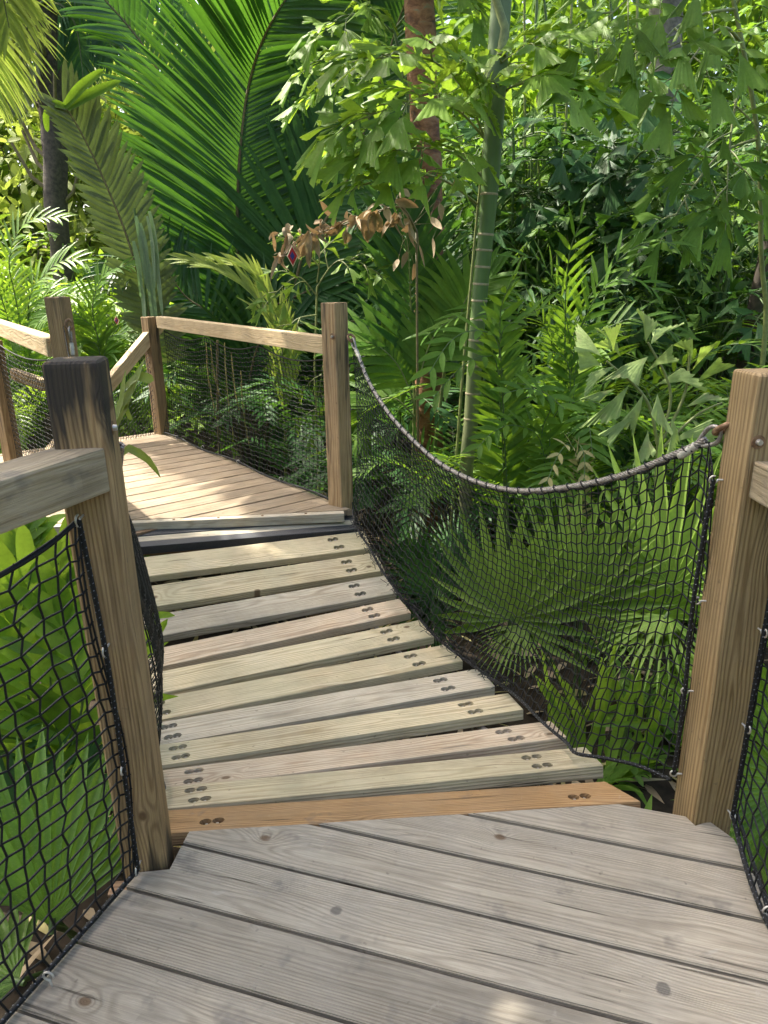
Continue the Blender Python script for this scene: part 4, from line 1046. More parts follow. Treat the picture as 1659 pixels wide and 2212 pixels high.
# hanging silvery leaf strips on that corner
m_ = MB(); c = ground_at(at(322, 760, 7.3)); sv = thing('strap_leaf_plant', 'silvery strap leaves hanging at the corner of the tan handrail', 'plant', tuple(c))
for k in range(9):
    x = 300 + k * 5; y0 = 455 + random.uniform(0, 130); blade(m_, PX(7.2, (x - 12, y0), (x, y0 + 60), (x + 8 + random.uniform(-4, 6), y0 + random.uniform(110, 190))), .05, V((random.uniform(-.6, .6), -1, .2)))
m_.build('leaf', [L_SILV], sv); m_ = MB(); m_.tube(PX(7.35, (322, 760), (312, 600), (290, 450)), .01, 6); m_.build('stem', M_STEM, sv)

# left palm: dark shaggy trunk, hanging fronds
c = ground_at(at(118, 480, 11.5)); lp_ = thing('shaggy_palm', 'tall palm with dark shaggy trunk and drooping fronds at upper left', 'palm', tuple(c))
tp = [c] + PX(11.5, (122, 480), (118, 330), (108, 180), (100, 40), (96, -80)); m_ = MB(); m_.tube(resample(tp, 26), (.13, .18), 14, wob=.14); m_.build('trunk', M_DBARK, lp_)
for k in range(16):
    t_ = random.random(); p = resample(tp, 30)[int(12 + t_ * 16)]; m_ = MB() if k == 0 else m_
    a = random.uniform(0, 6.28); dv = V((math.cos(a), math.sin(a), 0)); m_.tube([p, p + dv * .3 + V((0, 0, .25)), p + dv * .5 + V((0, 0, .7))], (.04, .02), 5)
m_.build('leaf_base', M_RACH, lp_)
top = at(98, -40, 11.5)
for (q, mt, l) in (([(98, -40), (60, -60), (10, 20), (-30, 180)], L_YEL, .75), ([(98, -60), (20, -90), (-60, -20), (-90, 160)], L_YEL, .9), ([(100, -50), (160, -110), (230, -60), (275, 60)], L_OLIVE, .8), ([(100, -20), (150, -40), (215, 10), (245, 130)], L_COCO, .7),
                   ([(100, -60), (190, -140), (300, -90), (380, 30)], L_COCO, .9), ([(100, 0), (70, 30), (45, 120), (35, 240)], L_OLIVE, .6), ([(100, 20), (130, 10), (165, 60), (180, 170)], L_DARK, .6), ([(95, -60), (110, -160), (150, -200), (250, -190)], L_COCO, .9), ([(95, -60), (40, -170), (-60, -200), (-160, -120)], L_COCO, .9)):
    frond(lp_, PX(11.3, *q), V((0, -.7, .7)), 46, l, .036, (66, 30), .85, .0, .25, (mt, M_RACHG), (.022, .005), .08, prof_coco, SWORD)
for k, (ex, ey, ez) in enumerate(((-1.6, 10.4, 6.6), (-2.6, 9.6, 6.3), (-3.9, 10.2, 6.6))):  # extra high fronds out of view, added to shade the big central frond
    e = V((ex, ey, ez)); frond(lp_, [top, top.lerp(e, .35) + V((0, 0, .9)), top.lerp(e, .7) + V((0, 0, .8)), e], V((0, 0, 1)), 60, .75, .05, (66, 30), .4, .1, .25, (L_COCO, M_RACHG), (.022, .005), .08, prof_coco, SWORD)
# nearer yellow hanging frond at the left picture edge
c = ground_at(at(-260, 700, 7.0)); yl = thing('coconut_palm', 'palm off the left edge whose sunny yellow green frond hangs into view', 'palm', tuple(c))
m_ = MB(); m_.tube(resample([c, c + V((.1, 0, 2)), at(-230, -160, 7.0)], 14), (.14, .11), 12, wob=.05); m_.build('trunk', M_BARK, yl)
for q, l in (([(-230, -160), (-130, -220), (-30, -140), (20, 60)], .75), ([(-230, -160), (-160, -120), (-60, -10), (-20, 200)], .8), ([(-230, -160), (-120, -280), (40, -260), (150, -150)], .8), ([(-230, -150), (-280, -60), (-300, 80), (-290, 200)], .7)):
    frond(yl, PX(6.9, *q), V((.2, -.8, .6)), 54, l, .030, (62, 26), .75, .0, .25, (L_YEL, M_RACHG), (.02, .004), .1, prof_coco, SWORD)

for e in ((-3.2, 7.2, 5.6), (-3.8, 6.2, 5.6), (-4.2, 8.0, 5.5), (-3.4, 5.7, 5.4), (-2.9, 6.5, 5.8)):  # extra fronds above the view, added to shade the far deck
    e = V(e); t0 = at(-230, -160, 6.9); frond(yl, [t0, t0.lerp(e, .35) + V((0, 0, .7)), t0.lerp(e, .7) + V((0, 0, .6)), e], V((0, 0, 1)), 50, .6, .045, (66, 30), .35, .1, .25, (L_COCO, M_RACHG), (.02, .004), .08, prof_coco, SWORD)
# red barked tree
c = ground_at(at(925, 760, 5.95)); rd = thing('red_barked_tree', 'tree with peeling reddish brown bark behind the fishtail palm', 'tree', tuple(c))
tp = [c] + PX(5.95, (928, 700), (926, 420), (918, 300), (912, 150), (905, 0), (898, -120), (880, -260)); m_ = MB(); m_.tube(resample(tp, 34), (.135, .10), 16, wob=.07); m_.build('trunk', M_REDBARK, rd)
m_ = MB()
for q in (((898, -120), (780, -300), (600, -420)), ((890, -190), (1050, -330), (1250, -400)), ((880, -260), (860, -420), (840, -560))): m_.tube(resample(PX(5.95, *q), 8), (.055, .02), 8, wob=.05)
m_.build('limb', M_REDBARK, rd)
f = MB()
for k in range(16):
    p = at(random.uniform(560, 1250), random.uniform(-560, -190), random.uniform(5.6, 8.0)); leafcloud(f, p, (.55, .55, .35), 60, .20, .085, 0)
f.build('crown', L_MID, rd)
# ringed green trunk palm
RY = 4.45; c = ground_at(at(1012, 1330, RY)); rg = thing('ringed_palm', 'slender palm with smooth green ringed trunk rising beside the bridge', 'palm', tuple(c))
tp = [c] + PX(RY, (1010, 1250), (1006, 1050), (1018, 900), (1027, 760), (1038, 620), (1050, 500), (1060, 380), (1068, 250), (1075, 120), (1083, 0), (1090, -120), (1100, -320), (1114, -600)); tr_ = resample(catmull(tp, 6), 110)
def rrad(t): return .041 + .007 * math.sin(t * 3) - .004 * t + (.012 if t > .52 else 0) * min((t - .52) * 6, 1)
m_ = MB(); m_.tube(tr_, rrad, 18); m_.build('trunk', M_RTRUNK, rg)
for py in (420, 507, 541, 577, 614, 650, 690, 735, 790, 850, 905, 985, 1060, 1150, 1230):
    px = float(np.interp(py, [0, 120, 250, 380, 500, 620, 760, 900, 1050, 1250], [1083, 1075, 1068, 1060, 1050, 1038, 1027, 1018, 1006, 1010])); p = at(px, py, RY); j = min(range(110), key=lambda i: (tr_[i] - p).length); T = (tr_[min(j + 1, 109)] - tr_[max(j - 1, 0)]).normalized()
    m_ = MB(); m_.tube([p - T * .006, p - T * .002, p + T * .003, p + T * .007], lambda t, r0=rrad(j / 109), q=random.uniform(.4, 1.2): r0 + .0006 + .0030 * q * math.sin(math.pi * t), 18); m_.build('ring_scar', M_RSCAR, rg)
m_ = MB(); q = PX(RY - .05, (1083, 120), (1090, 60), (1072, 0), (1050, -70)); m_.tube(q, (.03, .016), 8); m_.build('leaf_base', M_STEMY, rg)
top = at(1114, -600, RY)
for k in range(8):
    a = k * .785 + .5; dv = V((math.cos(a), math.sin(a), 0)); l = 1.9
    frond(rg, [top, top + dv * l * .3 + V((0, 0, .65)), top + dv * l * .7 + V((0, 0, .65)), top + dv * l + V((0, 0, .2))], V((0, 0, 1)), 40, .5, .045, (70, 35), .5, .2, .25, (L_COCO, M_STEM), (.018, .004), .12, prof_coco, SWORD)

# bright fishtail palm in front of the ringed trunk
c = ground_at(at(960, 1300, 4.7)); bf = thing('fishtail_palm', 'bright fishtail palm whose leaves cross the green ringed trunk high up', 'palm', tuple(c))
st = [c] + PX(4.62, (985, 1000), (1000, 800), (1018, 600), (1035, 420), (1047, 300)); m_ = MB(); m_.tube(resample(st, 16), (.012, .007), 8); m_.build('stem', M_STEMY, bf)
S0 = at(1047, 300, 4.62)
UPB = V((0, -.28, 1))
for (q, nb, bl, n, Lf, Wf) in (([(1047, 300), (985, 235), (900, 215), (800, 250)], 4, .40, 5, .29, .21), ([(1047, 300), (1075, 215), (1130, 180), (1215, 190)], 3, .34, 4, .29, .21), ([(1047, 300), (1000, 190), (930, 130), (830, 125)], 4, .36, 5, .26, .18),
                               ([(1040, 380), (980, 330), (900, 320), (820, 330)], 3, .30, 4, .25, .17), ([(1047, 290), (1060, 180), (1090, 130), (1150, 100)], 3, .28, 4, .25, .17), ([(1030, 440), (960, 390), (880, 375), (800, 395)], 3, .26, 4, .20, .14)):
    Y = 4.62
    fish_frond(bf, [at(x, y, Y - .12 * i) for i, (x, y) in enumerate(q)], UPB, nb, bl, n, Lf, Wf, (L_BRIGHT, M_STEMY), rr=(.008, .003), droop=.25)
# fishtail sprays further left in the upper middle (in front of the dark frond)
c = ground_at(at(850, 760, 6.2)); bf2 = thing('fishtail_palm', 'lime fishtail palm sprays in front of the dark feather frond', 'palm', tuple(c))
m_ = MB(); m_.tube(resample([c] + PX(6.2, (870, 700), (885, 420), (880, 200), (850, 60)), 18), (.02, .01), 8); m_.build('stem', M_STEM, bf2)
for q in ([(882, 260), (830, 200), (770, 185), (705, 200)], [(865, 120), (800, 90), (740, 110), (690, 135)], [(850, 70), (800, 30), (770, 30), (730, 50)], [(880, 220), (850, 260), (810, 280), (780, 300)], [(855, 60), (900, 10), (960, -10), (1010, 10)]):
    fish_frond(bf2, [at(x, y, 6.2 - .08 * i) for i, (x, y) in enumerate(q)], UPB, 3, .34, 3, .27, .17, (L_BRIGHT, M_STEM), rr=(.008, .003), droop=.25)
# large fishtail on the right top
c = ground_at(at(1660, 800, 4.7)); rf = thing('fishtail_palm', 'large leaved fishtail palm with pale stem at the upper right edge', 'palm', tuple(c))
st = [c] + PX(4.7, (1652, 740), (1644, 560), (1640, 330), (1618, 170), (1588, 20), (1570, -80)); m_ = MB(); m_.tube(resample(catmull(st, 4), 24), (.020, .012), 8); m_.build('stem', M_STEMY, rf)
for (q, nb, bl, n, Lf, Wf) in (([(1615, 160), (1590, 220), (1575, 330), (1570, 430)], 2, .3, 4, .25, .16), ([(1588, 20), (1520, 30), (1460, 60), (1420, 110)], 2, .35, 4, .27, .17), ([(1600, 90), (1560, 60), (1500, 120), (1470, 180)], 2, .3, 3, .27, .18), ([(1635, 300), (1560, 330), (1500, 400), (1450, 480)], 3, .25, 4, .22, .14),
                               ([(1588, 10), (1640, -40), (1700, -20), (1750, 40)], 2, .35, 4, .27, .17), ([(1640, 330), (1690, 300), (1730, 320), (1760, 380)], 2, .35, 4, .25, .15), ([(1575, -60), (1480, -70), (1380, -20), (1310, 40)], 3, .35, 4, .23, .15)):
    fish_frond(rf, [at(x, y, 4.7 - .1 * i) for i, (x, y) in enumerate(q)], V((0, -.6, .75)), nb, bl, n, Lf, Wf, (L_MID if q[0][1] > 150 else L_BRIGHT, M_STEMY), rr=(.010, .004), droop=.3)
# upright blue-green palm behind the cable
c = ground_at(at(898, 1180, 5.6)); ub = thing('upright_palm', 'upright dark blue green feather palm behind the wire rope near the far post', 'palm', tuple(c))
m_ = MB()
for q in (((895, 1180), (893, 1000), (896, 860)), ((910, 1180), (935, 1000), (960, 800))): m_.tube(resample(PX(5.6, *q), 10), (.020, .013), 8)
m_.build('stem', M_STEMY, ub)
frond(ub, PX(5.6, (896, 880), (892, 780), (888, 680), (884, 580), (876, 490), (862, 420)), V((.2, -1, .2)), 26, .62, .062, (52, 26), .25, .12, .25, (L_DARK, M_STEMY), (.012, .004), .12, prof_flat, LANCE)
for q in ([(896, 860), (930, 740), (985, 680), (1060, 690)], [(898, 880), (860, 790), (800, 740), (740, 760)], [(960, 800), (985, 720), (1010, 640), (1060, 600)], [(896, 900), (850, 860), (800, 880), (770, 940)]):
    frond(ub, PX(5.5, *q), V((0, -.6, .8)), 20, .5, .062, (62, 30), .6, .1, .2, (L_MID, M_STEMY), (.009, .003), .2, prof_flat, LANCE)
# parlor palm fronds in the middle right
def parlor_hero(label, base, Yb, fr, mt, L=.20, W=.032, pairs=15, up=V((0, -.55, .85))):
    c = ground_at(at(base[0], base[1], Yb)); t = thing('parlor_palm', label, 'palm', tuple(c))
    for q in fr:
        y = Yb
        p = [at(x, yy, y - .10 * i) for i, (x, yy) in enumerate(q)]; b0 = c + V((random.uniform(-.05, .05), random.uniform(-.05, .05), 0))
        frond(t, [b0, b0.lerp(p[0], .6) + V((0, .04, .05))] + p, up, pairs, L, W, (68, 34), .35, .14, .22, (mt, M_STEM), (.008, .0022), .42, prof_flat, OVAL)
    return t
parlor_hero('broad glossy parlor palm fronds arching left in front of the ringed trunk', (1120, 1150), 4.15, ([(1080, 760), (1035, 715), (975, 735), (925, 810)], [(1075, 800), (1050, 770), (1000, 790), (935, 860)], [(1080, 740), (1130, 690), (1180, 660), (1090, 650)][:3], [(1090, 850), (1130, 830), (1180, 850), (1220, 885)], [(1080, 720), (1090, 640), (1120, 590), (1080, 560)][:3]), L_MID, .24, .036)
parlor_hero('narrow leaved parlor palm with tall arching fronds right of the ringed trunk', (1230, 1100), 4.5, ([(1220, 760), (1222, 640), (1232, 540), (1260, 470)], [(1240, 760), (1290, 640), (1350, 600), (1420, 630)], [(1200, 780), (1160, 680), (1110, 660), (1060, 690)], [(1250, 770), (1330, 700), (1400, 690), (1470, 730)], [(1230, 740), (1200, 620), (1160, 560), (1110, 560)], [(1240, 720), (1320, 580), (1400, 520), (1460, 530)], [(1230, 800), (1180, 760), (1130, 780), (1090, 840)]), L_MID, .26, .024, 20)
parlor_hero('small parlor palm arching low behind the wire rope', (1210, 1150), 4.1, ([(1170, 940), (1190, 880), (1150, 840), (1090, 850)], [(1190, 920), (1240, 870), (1290, 870), (1330, 900)], [(1170, 960), (1120, 920), (1070, 930), (1030, 970)]), L_MID, .2, .034)
parlor_hero('yellowing parlor palm frond behind the lowest dip of the wire rope', (1260, 1180), 3.9, ([(1250, 1010), (1230, 960), (1205, 985), (1180, 1045)], [(1252, 1010), (1250, 960), (1262, 985), (1262, 1040)]), L_STRAW, .12, .022, 13)
# pale fishtail beside the right post
c = ground_at(at(1390, 1250, 3.5)); pf = thing('fishtail_palm', 'pale spotted fishtail palm with large wedge leaves beside the right post', 'palm', tuple(c))
m_ = MB(); HUB = at(1420, 960, 3.5)
for q in (((1420, 1250), (1415, 1080), (1420, 960)), ((1420, 960), (1395, 860), (1310, 780)), ((1420, 960), (1450, 850), (1400, 740)), ((1425, 960), (1480, 850), (1490, 730)), ((1420, 980), (1500, 900), (1560, 870))):
    m_.tube(resample(catmull(PX(3.5, *q), 4), 10), (.009, .005), 7)
m_.build('stem', M_STEMY, pf)
m_ = MB()
for (x, y, ax, ay, l, w) in ((1300, 790, 1200, 730, .235, .16), (1300, 770, 1215, 690, .22, .16), (1340, 770, 1290, 690, .20, .11), (1330, 790, 1250, 840, .22, .10), (1400, 770, 1310, 830, .25, .17), (1395, 740, 1400, 660, .18, .10), (1405, 745, 1460, 680, .18, .10), (1325, 760, 1320, 660, .16, .08), (1400, 800, 1480, 740, .21, .09),
                             (1490, 790, 1480, 700, .24, .13), (1495, 800, 1540, 720, .2, .10), (1500, 830, 1570, 770, .22, .1), (1360, 830, 1300, 900, .30, .12), (1390, 850, 1350, 940, .2, .10), (1420, 850, 1430, 960, .2, .11), (1370, 900, 1290, 950, .25, .08), (1480, 880, 1560, 850, .22, .08), (1420, 830, 1500, 810, .24, .14), (1330, 840, 1240, 870, .2, .06), (1490, 900, 1540, 960, .2, .09), (1400, 930, 1380, 1010, .22, .1), (1450, 900, 1460, 1000, .2, .09), (1440, 960, 1530, 920, .25, .10)):
    p = at(x, y, 3.45 + random.uniform(-.1, .1)); q = at(ax, ay, 3.38 + random.uniform(-.12, .08)); fishtail(m_, p, q - p, V((random.uniform(-.4, .4), -.8, .6)), l, w, random.choice((-.4, .4, 0)), .08)
m_.build('leaf', [L_PALE], pf)
# fan palms behind the bridge net
def fan_plant(label, base, Yb, leaves, mt, nseg=26):
    c = ground_at(at(base[0], base[1], Yb)); t = thing('fan_palm', label, 'palm', tuple(c))
    for (hx, hy, Yh, tx, ty, Yt, Rr, sp, dr, split) in leaves:
        hub = at(hx, hy, Yh); tip = at(tx, ty, Yt); d = tip - hub; n = TOCAM(hub) + V((-.7, .2, .65))
        b0 = c + V((random.uniform(-.06, .06), random.uniform(-.06, .06), 0))
        fan_leaf(t, hub, d, n, Rr, nseg, sp, dr, split, (mt, M_STEM), [b0, b0.lerp(hub, .5) + V((0, .03, .06)), hub - d.normalized() * .01])
    return t
fan_plant('fan palm with wide pleated leaf nearest the lowest cable dip behind the net', (1230, 1660), 3.3, ((1108, 1338, 3.25, 1080, 1010, 3.30, .68, 230, .16, .5), (1250, 1310, 3.15, 1260, 1000, 3.25, .64, 200, .15, .55), (1130, 1350, 3.2, 1050, 1500, 3.0, .34, 130, .15, .4), (1260, 1330, 3.3, 1420, 1360, 3.1, .48, 100, .4, .4)), L_FAN, 19)
fan_plant('fan palm with tall upright leaf close behind the right post', (1360, 1700), 2.9, ((1452, 1268, 2.9, 1430, 900, 3.0, .74, 210, .10, .45), (1400, 1330, 3.1, 1330, 1010, 3.2, .6, 180, .15, .5), (1440, 1330, 2.8, 1340, 1480, 2.6, .4, 150, .15, .4), (1490, 1400, 2.7, 1520, 1560, 2.5, .38, 130, .15, .4)), L_FAN, 19)
fan_plant('low dark fan palm under the far end of the bridge net', (940, 1400), 4.3, ((905, 1230, 4.3, 890, 1130, 4.3, .45, 260, .4, .45), (950, 1290, 4.0, 900, 1240, 4.0, .5, 250, .5, .4), (985, 1210, 4.2, 1010, 1120, 4.3, .42, 230, .4, .45), (940, 1350, 3.8, 980, 1300, 3.7, .4, 240, .5, .4)), L_DARK, 28)
# sword leaves springing low under the fan palms
c = ground_at(at(1260, 1640, 2.9)); sw = thing('strap_leaf_plant', 'clump of green strap leaves at the foot of the fan palms behind the net', 'plant', tuple(c)); m_ = MB()
for (x0, y0, x1, y1, x2, y2, w) in ((1250, 1660, 1290, 1560, 1300, 1420, .05), (1260, 1680, 1250, 1560, 1220, 1470, .045), (1310, 1690, 1340, 1560, 1380, 1460, .05), (1290, 1670, 1310, 1500, 1330, 1380, .03), (1240, 1640, 1200, 1530, 1160, 1470, .035), (1340, 1700, 1400, 1600, 1430, 1520, .055), (1330, 1690, 1350, 1640, 1390, 1700, .04), (1210, 1620, 1190, 1520, 1170, 1400, .02)):
    blade(m_, [at(x0, y0, 2.75), at(x1, y1, 2.8), at(x2, y2, 2.7)], w, V((random.uniform(-.5, .5), -1, .3)))
for k in range(16):
    x0 = random.uniform(1190, 1420); y0 = random.uniform(1600, 1690); Y = random.uniform(2.7, 3.2); blade(m_, [at(x0, y0, Y), at(x0 + random.uniform(-50, 50), y0 - random.uniform(60, 120), Y + .05), at(x0 + random.uniform(-110, 110), y0 - random.uniform(80, 240), Y - .05)], random.uniform(.02, .05), V((random.uniform(-.6, .6), -1, .4)))
m_.build('leaf', [L_LIME], sw)
# fan palm behind the near right net
fan_plant('broad fan palm leaf pressed behind the net at the right picture edge', (1700, 2050), 2.05, ((1640, 1870, 1.95, 1680, 1700, 2.0, .42, 280, .2, .55), (1690, 1560, 2.3, 1600, 1420, 2.3, .5, 230, .3, .5), (1720, 1700, 1.9, 1600, 1600, 1.9, .45, 200, .35, .5), (1740, 1350, 2.5, 1640, 1200, 2.5, .5, 200, .3, .5), (1700, 2050, 1.8, 1640, 2080, 1.7, .35, 180, .4, .5)), L_FANB, 32)
# plants behind the near left net
c = ground_at(at(235, 2060, 1.75)); lf = thing('fan_palm', 'large dark pleated fan palm leaf low behind the near left net', 'palm', tuple(c))
for (hx, hy, Yh, tx, ty, Yt, Rr, sp, dr, split) in ((112, 2000, 1.50, 130, 1640, 1.72, .52, 112, .12, .62), (60, 1960, 1.62, -20, 1600, 1.85, .54, 120, .14, .6), (40, 2120, 1.42, -160, 2060, 1.5, .30, 150, .2, .6)):
    hub = at(hx, hy, Yh); tip = at(tx, ty, Yt); fan_leaf(lf, hub, tip - hub, TOCAM(hub) + V((.2, 0, .5)), Rr, 15, sp, dr, split, (L_FANB, M_STEM), [c, c.lerp(hub, .6) + V((0, .03, .05)), hub], (.010, .007))
c = ground_at(at(60, 1850, 2.5)); lb_ = thing('broad_strap_palm', 'sunlit lime green palm with broad strap leaflets behind the near left net', 'palm', tuple(c))
for q, lw in (([(130, 1660), (120, 1560), (110, 1450), (150, 1330)], .075), ([(100, 1640), (60, 1500), (40, 1380), (70, 1230)], .075), ([(60, 1700), (0, 1560), (-40, 1420), (-30, 1280)], .075), ([(170, 1560), (160, 1440), (130, 1330), (150, 1240)], .07)):
    frond(lb_, [c] + PX(2.35, *q), V((.5, -.7, .6)), 9, .40, lw * .8, (56, 16), .45, .1, .15, (L_LIME, M_STEM), (.008, .003), .4, prof_flat, [.55, .95, 1, .98, .9, .7])
c = ground_at(at(120, 1450, 3.6)); lb2 = thing('broad_strap_palm', 'pale green palm under the handrail left of the bridge', 'palm', tuple(c))
for q in ([(100, 1380), (80, 1280), (60, 1200), (95, 1130)], [(90, 1400), (40, 1290), (30, 1210), (60, 1140)], [(130, 1360), (125, 1260), (130, 1200), (160, 1150)], [(60, 1400), (0, 1300), (-30, 1240), (-40, 1180)]):
    frond(lb2, [c] + PX(3.3, *q), V((.2, -.7, .7)), 13, .30, .06, (56, 22), .3, .1, .18, (L_LIME, M_STEM), (.008, .003), .35, prof_flat, LANCE)
fan_plant('dark green fan palm deep behind the near left net', (30, 1950), 2.3, ((60, 1800, 2.2, 40, 1620, 2.3, .5, 240, .3, .5), (-20, 1650, 2.4, -60, 1480, 2.4, .5, 240, .3, .5), (150, 1720, 2.3, 220, 1560, 2.4, .45, 220, .3, .5)), L_DARK, 28)
# cut leaf blades rising left of the bridge, over the far deck in view
c = ground_at(at(235, 1250, 3.2)); cl = thing('strap_leaf_plant', 'bright lime cut leaf blades rising just behind the dark near post', 'plant', tuple(c)); m_ = MB()
for (q, w) in (([(225, 1200), (238, 950), (262, 880), (272, 800)], .042), ([(228, 1200), (245, 930), (285, 850), (312, 775)], .05), ([(226, 1200), (242, 960), (275, 880), (292, 815)], .04), ([(270, 840), (300, 815), (332, 822)], .035), ([(270, 870), (278, 890), (285, 908)], .03), ([(225, 1150), (262, 985), (300, 978), (330, 1002), (347, 1032)], .032)):
    blade(m_, PX(3.0, *q), w * 1.25, V((-.7, -.7, .5)), [.6, .9, 1, 1, .95, .75])
m_.build('leaf', [L_YEL], cl)
c = ground_at(at(340, 1420, 2.9)); cl2 = thing('strap_leaf_plant', 'two small bright leaves poking over the tread ends on the left', 'plant', tuple(c)); m_ = MB()
for (q, w) in (([(300, 1440), (330, 1340), (350, 1328), (378, 1330)], .04), ([(300, 1450), (326, 1385), (345, 1360), (362, 1337)], .04)): blade(m_, PX(2.62, *q), w, V((.3, -1, .4)))
m_.build('leaf', [L_LIME], cl2)
# dead brown spray
c = at(900, 455, 5.2); dd = thing('dead_spray', 'dead tan curled leaf spray hanging in front of the dark palm above the far post', 'dead leaves', tuple(ground_at(at(905, 900, 5.2)))); m_ = MB()
p = catmull(PX(5.1, (900, 500), (870, 450), (820, 455), (760, 480), (700, 500), (650, 520), (605, 560)), 6); m_.tube(resample([V(dd.location), V(dd.location).lerp(p[0], .5), p[0]], 6) + p, (.010, .003), 6, 1)
for k in range(26):        # side twigs, each with its own few withered leaflets
    t = .12 + .88 * k / 25; q = resample(p, 60)[int(t * 58)]; d = V((random.uniform(-.9, .1), random.uniform(-.5, .3), random.uniform(-.9, .6))).normalized(); l = random.uniform(.05, .15)
    m_.tube([q, q + d * l * .6, q + d * l + DOWN * .03], (.003, .0015), 4, 1)
    for j in range(random.choice((2, 3, 4, 5))):
        qq = q + d * l * random.uniform(.2, 1); dd_ = (d * .4 + V((random.uniform(-.8, .6), random.uniform(-.6, .3), random.uniform(-1.2, .2))))
        leaflet(m_, qq, dd_, V((random.gauss(0, 1), -1, random.gauss(0, 1))), random.uniform(.05, .20), random.uniform(.02, .075), random.uniform(.2, .9), random.uniform(.2, .9), [.3, .8, 1, .8, .45], random.choice((0, 0, 2)), random.uniform(-2.2, 2.2))
for (x, y) in ((905, 530), (935, 515), (880, 545), (950, 440), (930, 470), (860, 560), (895, 570)):
    q = at(x, y, 5.15); leaflet(m_, q, V((random.uniform(-.8, .8), -.2, -1)), V((random.gauss(0, 1), -1, 0)), random.uniform(.10, .17), random.uniform(.03, .06), .4, .5, [.3, .9, 1, .8, .45], 0, random.uniform(-1.5, 1.5)); m_.tube([q, q + V((random.uniform(-.05, .05), .03, .10)), p[2]], .0015, 4, 1)
m_.build('leaf', [L_DEAD, M_RACH, L_DEADP], dd)
# yellow drooping frond by the handrail
c = ground_at(at(600, 800, 7.2)); yf = thing('yellow_palm', 'yellow green folded young frond leaning left above the tan handrail', 'palm', tuple(c))
frond(yf, [c] + PX(7.0, (610, 760), (585, 690), (540, 625), (480, 585), (410, 562)), V((.1, -.8, .6)), 34, .42, .032, (24, 10), .25, .05, .3, (L_YEL, M_STEMY), (.014, .004), .36, prof_flat, SWORD)
frond(yf, [c] + PX(7.05, (620, 760), (600, 680), (560, 600), (520, 575), (470, 560)), V((.1, -.8, .6)), 26, .35, .034, (24, 10), .3, .05, .3, (L_YEL, M_STEMY), (.012, .004), .4, prof_flat, SWORD)
# bright fishtail sprays behind the far right post
c = ground_at(at(680, 900, 5.7)); fs = thing('fishtail_palm', 'small sunny fishtail palm between the yellow frond and the far right post', 'palm', tuple(c)); m_ = MB()
m_.tube(resample([c] + PX(5.7, (680, 800), (685, 620)), 8), (.012, .008), 7); m_.build('stem', M_STEMY, fs)
for q in ([(685, 640), (650, 600), (620, 610), (590, 640)], [(685, 620), (720, 570), (760, 560), (800, 580)], [(684, 680), (640, 690), (620, 720), (610, 760)], [(684, 720), (700, 760), (690, 840), (680, 900)], [(685, 610), (690, 560), (680, 530), (650, 520)]):
    fish_frond(fs, [at(x, y, 5.6 - .05 * i) for i, (x, y) in enumerate(q)], V((0, -.6, .75)), 2, .2, 4, .15, .08, (L_BRIGHT, M_STEMY), rr=(.006, .002))
# drooping dry straps behind the far net
c = ground_at(at(470, 1000, 6.4)); ds = thing('dry_strap_plant', 'dry tan straps drooping behind the far deck net', 'plant', tuple(c)); m_ = MB()
for (x, y0, y1) in ((445, 740, 900), (455, 745, 860), (485, 740, 960), (500, 760, 910), (520, 800, 980)): blade(m_, PX(6.3, (x, y0), (x + 6, (y0 + y1) / 2), (x + 22, y1)), .014, V((0, -1, 0)))
m_.tube(resample([c] + PX(6.35, (470, 900), (470, 735)), 6), .012, 6, 1); m_.build('leaf', [L_STRAW, M_RACH], ds)
# feather palm low at far left, seen over the far left railing
for k, (lab, bx, fr) in enumerate((('lush lime feather palm rising behind the tall far left post', 60, ([(40, 680), (20, 560), (60, 480), (140, 470)], [(60, 690), (100, 590), (160, 560), (230, 600)], [(20, 700), (-20, 600), (-60, 560), (-120, 590)], [(60, 700), (130, 640), (190, 640), (240, 690)])),
                                  ('dark green feather palm between the far left post and the corner post', 220, ([(215, 760), (200, 660), (230, 590), (290, 570)], [(220, 760), (180, 690), (130, 670), (80, 700)], [(225, 770), (265, 720), (300, 720), (330, 760)], [(220, 780), (190, 740), (170, 760), (160, 800)], [(225, 780), (262, 790), (300, 830), (320, 880)])))):
    c = ground_at(at(bx, 800, 7.9 - k * .2)); t = thing('feather_palm', lab, 'palm', tuple(c))
    for q in fr: frond(t, [c] + [at(x, y, 7.8 - k * .2 - .06 * i) for i, (x, y) in enumerate(q)], V((0, -.6, .8)), 30, .42, .034, (64, 32), .5, .1, .25, (L_LIME if k == 0 else L_MID, M_STEM), (.012, .003), .3, prof_coco, SWORD)
# grey trunk and dark leaning trunk
c = ground_at(at(1452, 640, 10.0)); gt = thing('grey_trunk_tree', 'tree with thick pale grey trunk deep in the right thicket', 'tree', tuple(c)); m_ = MB()
m_.tube(resample([c] + PX(10.0, (1450, 560), (1440, 380), (1436, 150), (1440, -60), (1440, -300)), 22), (.24, .17), 14, wob=.06); m_.build('trunk', M_BARK, gt); f = MB()
for k in range(20): leafcloud(f, at(random.uniform(1150, 1900), random.uniform(-460, -60), random.uniform(8.6, 11.5)), (.8, .8, .5), 56, .22, .09)
f.build('crown', L_MID, gt)
c = ground_at(at(1612, 800, 6.3)); dt = thing('leaning_tree', 'dark slender leaning trunk beside the path at the right edge', 'tree', tuple(c)); m_ = MB()
m_.tube(resample([c] + PX(6.3, (1618, 720), (1640, 620), (1662, 520), (1700, 350), (1760, 50)), 16), (.075, .05), 10, wob=.08); m_.build('trunk', M_DBARK, dt)
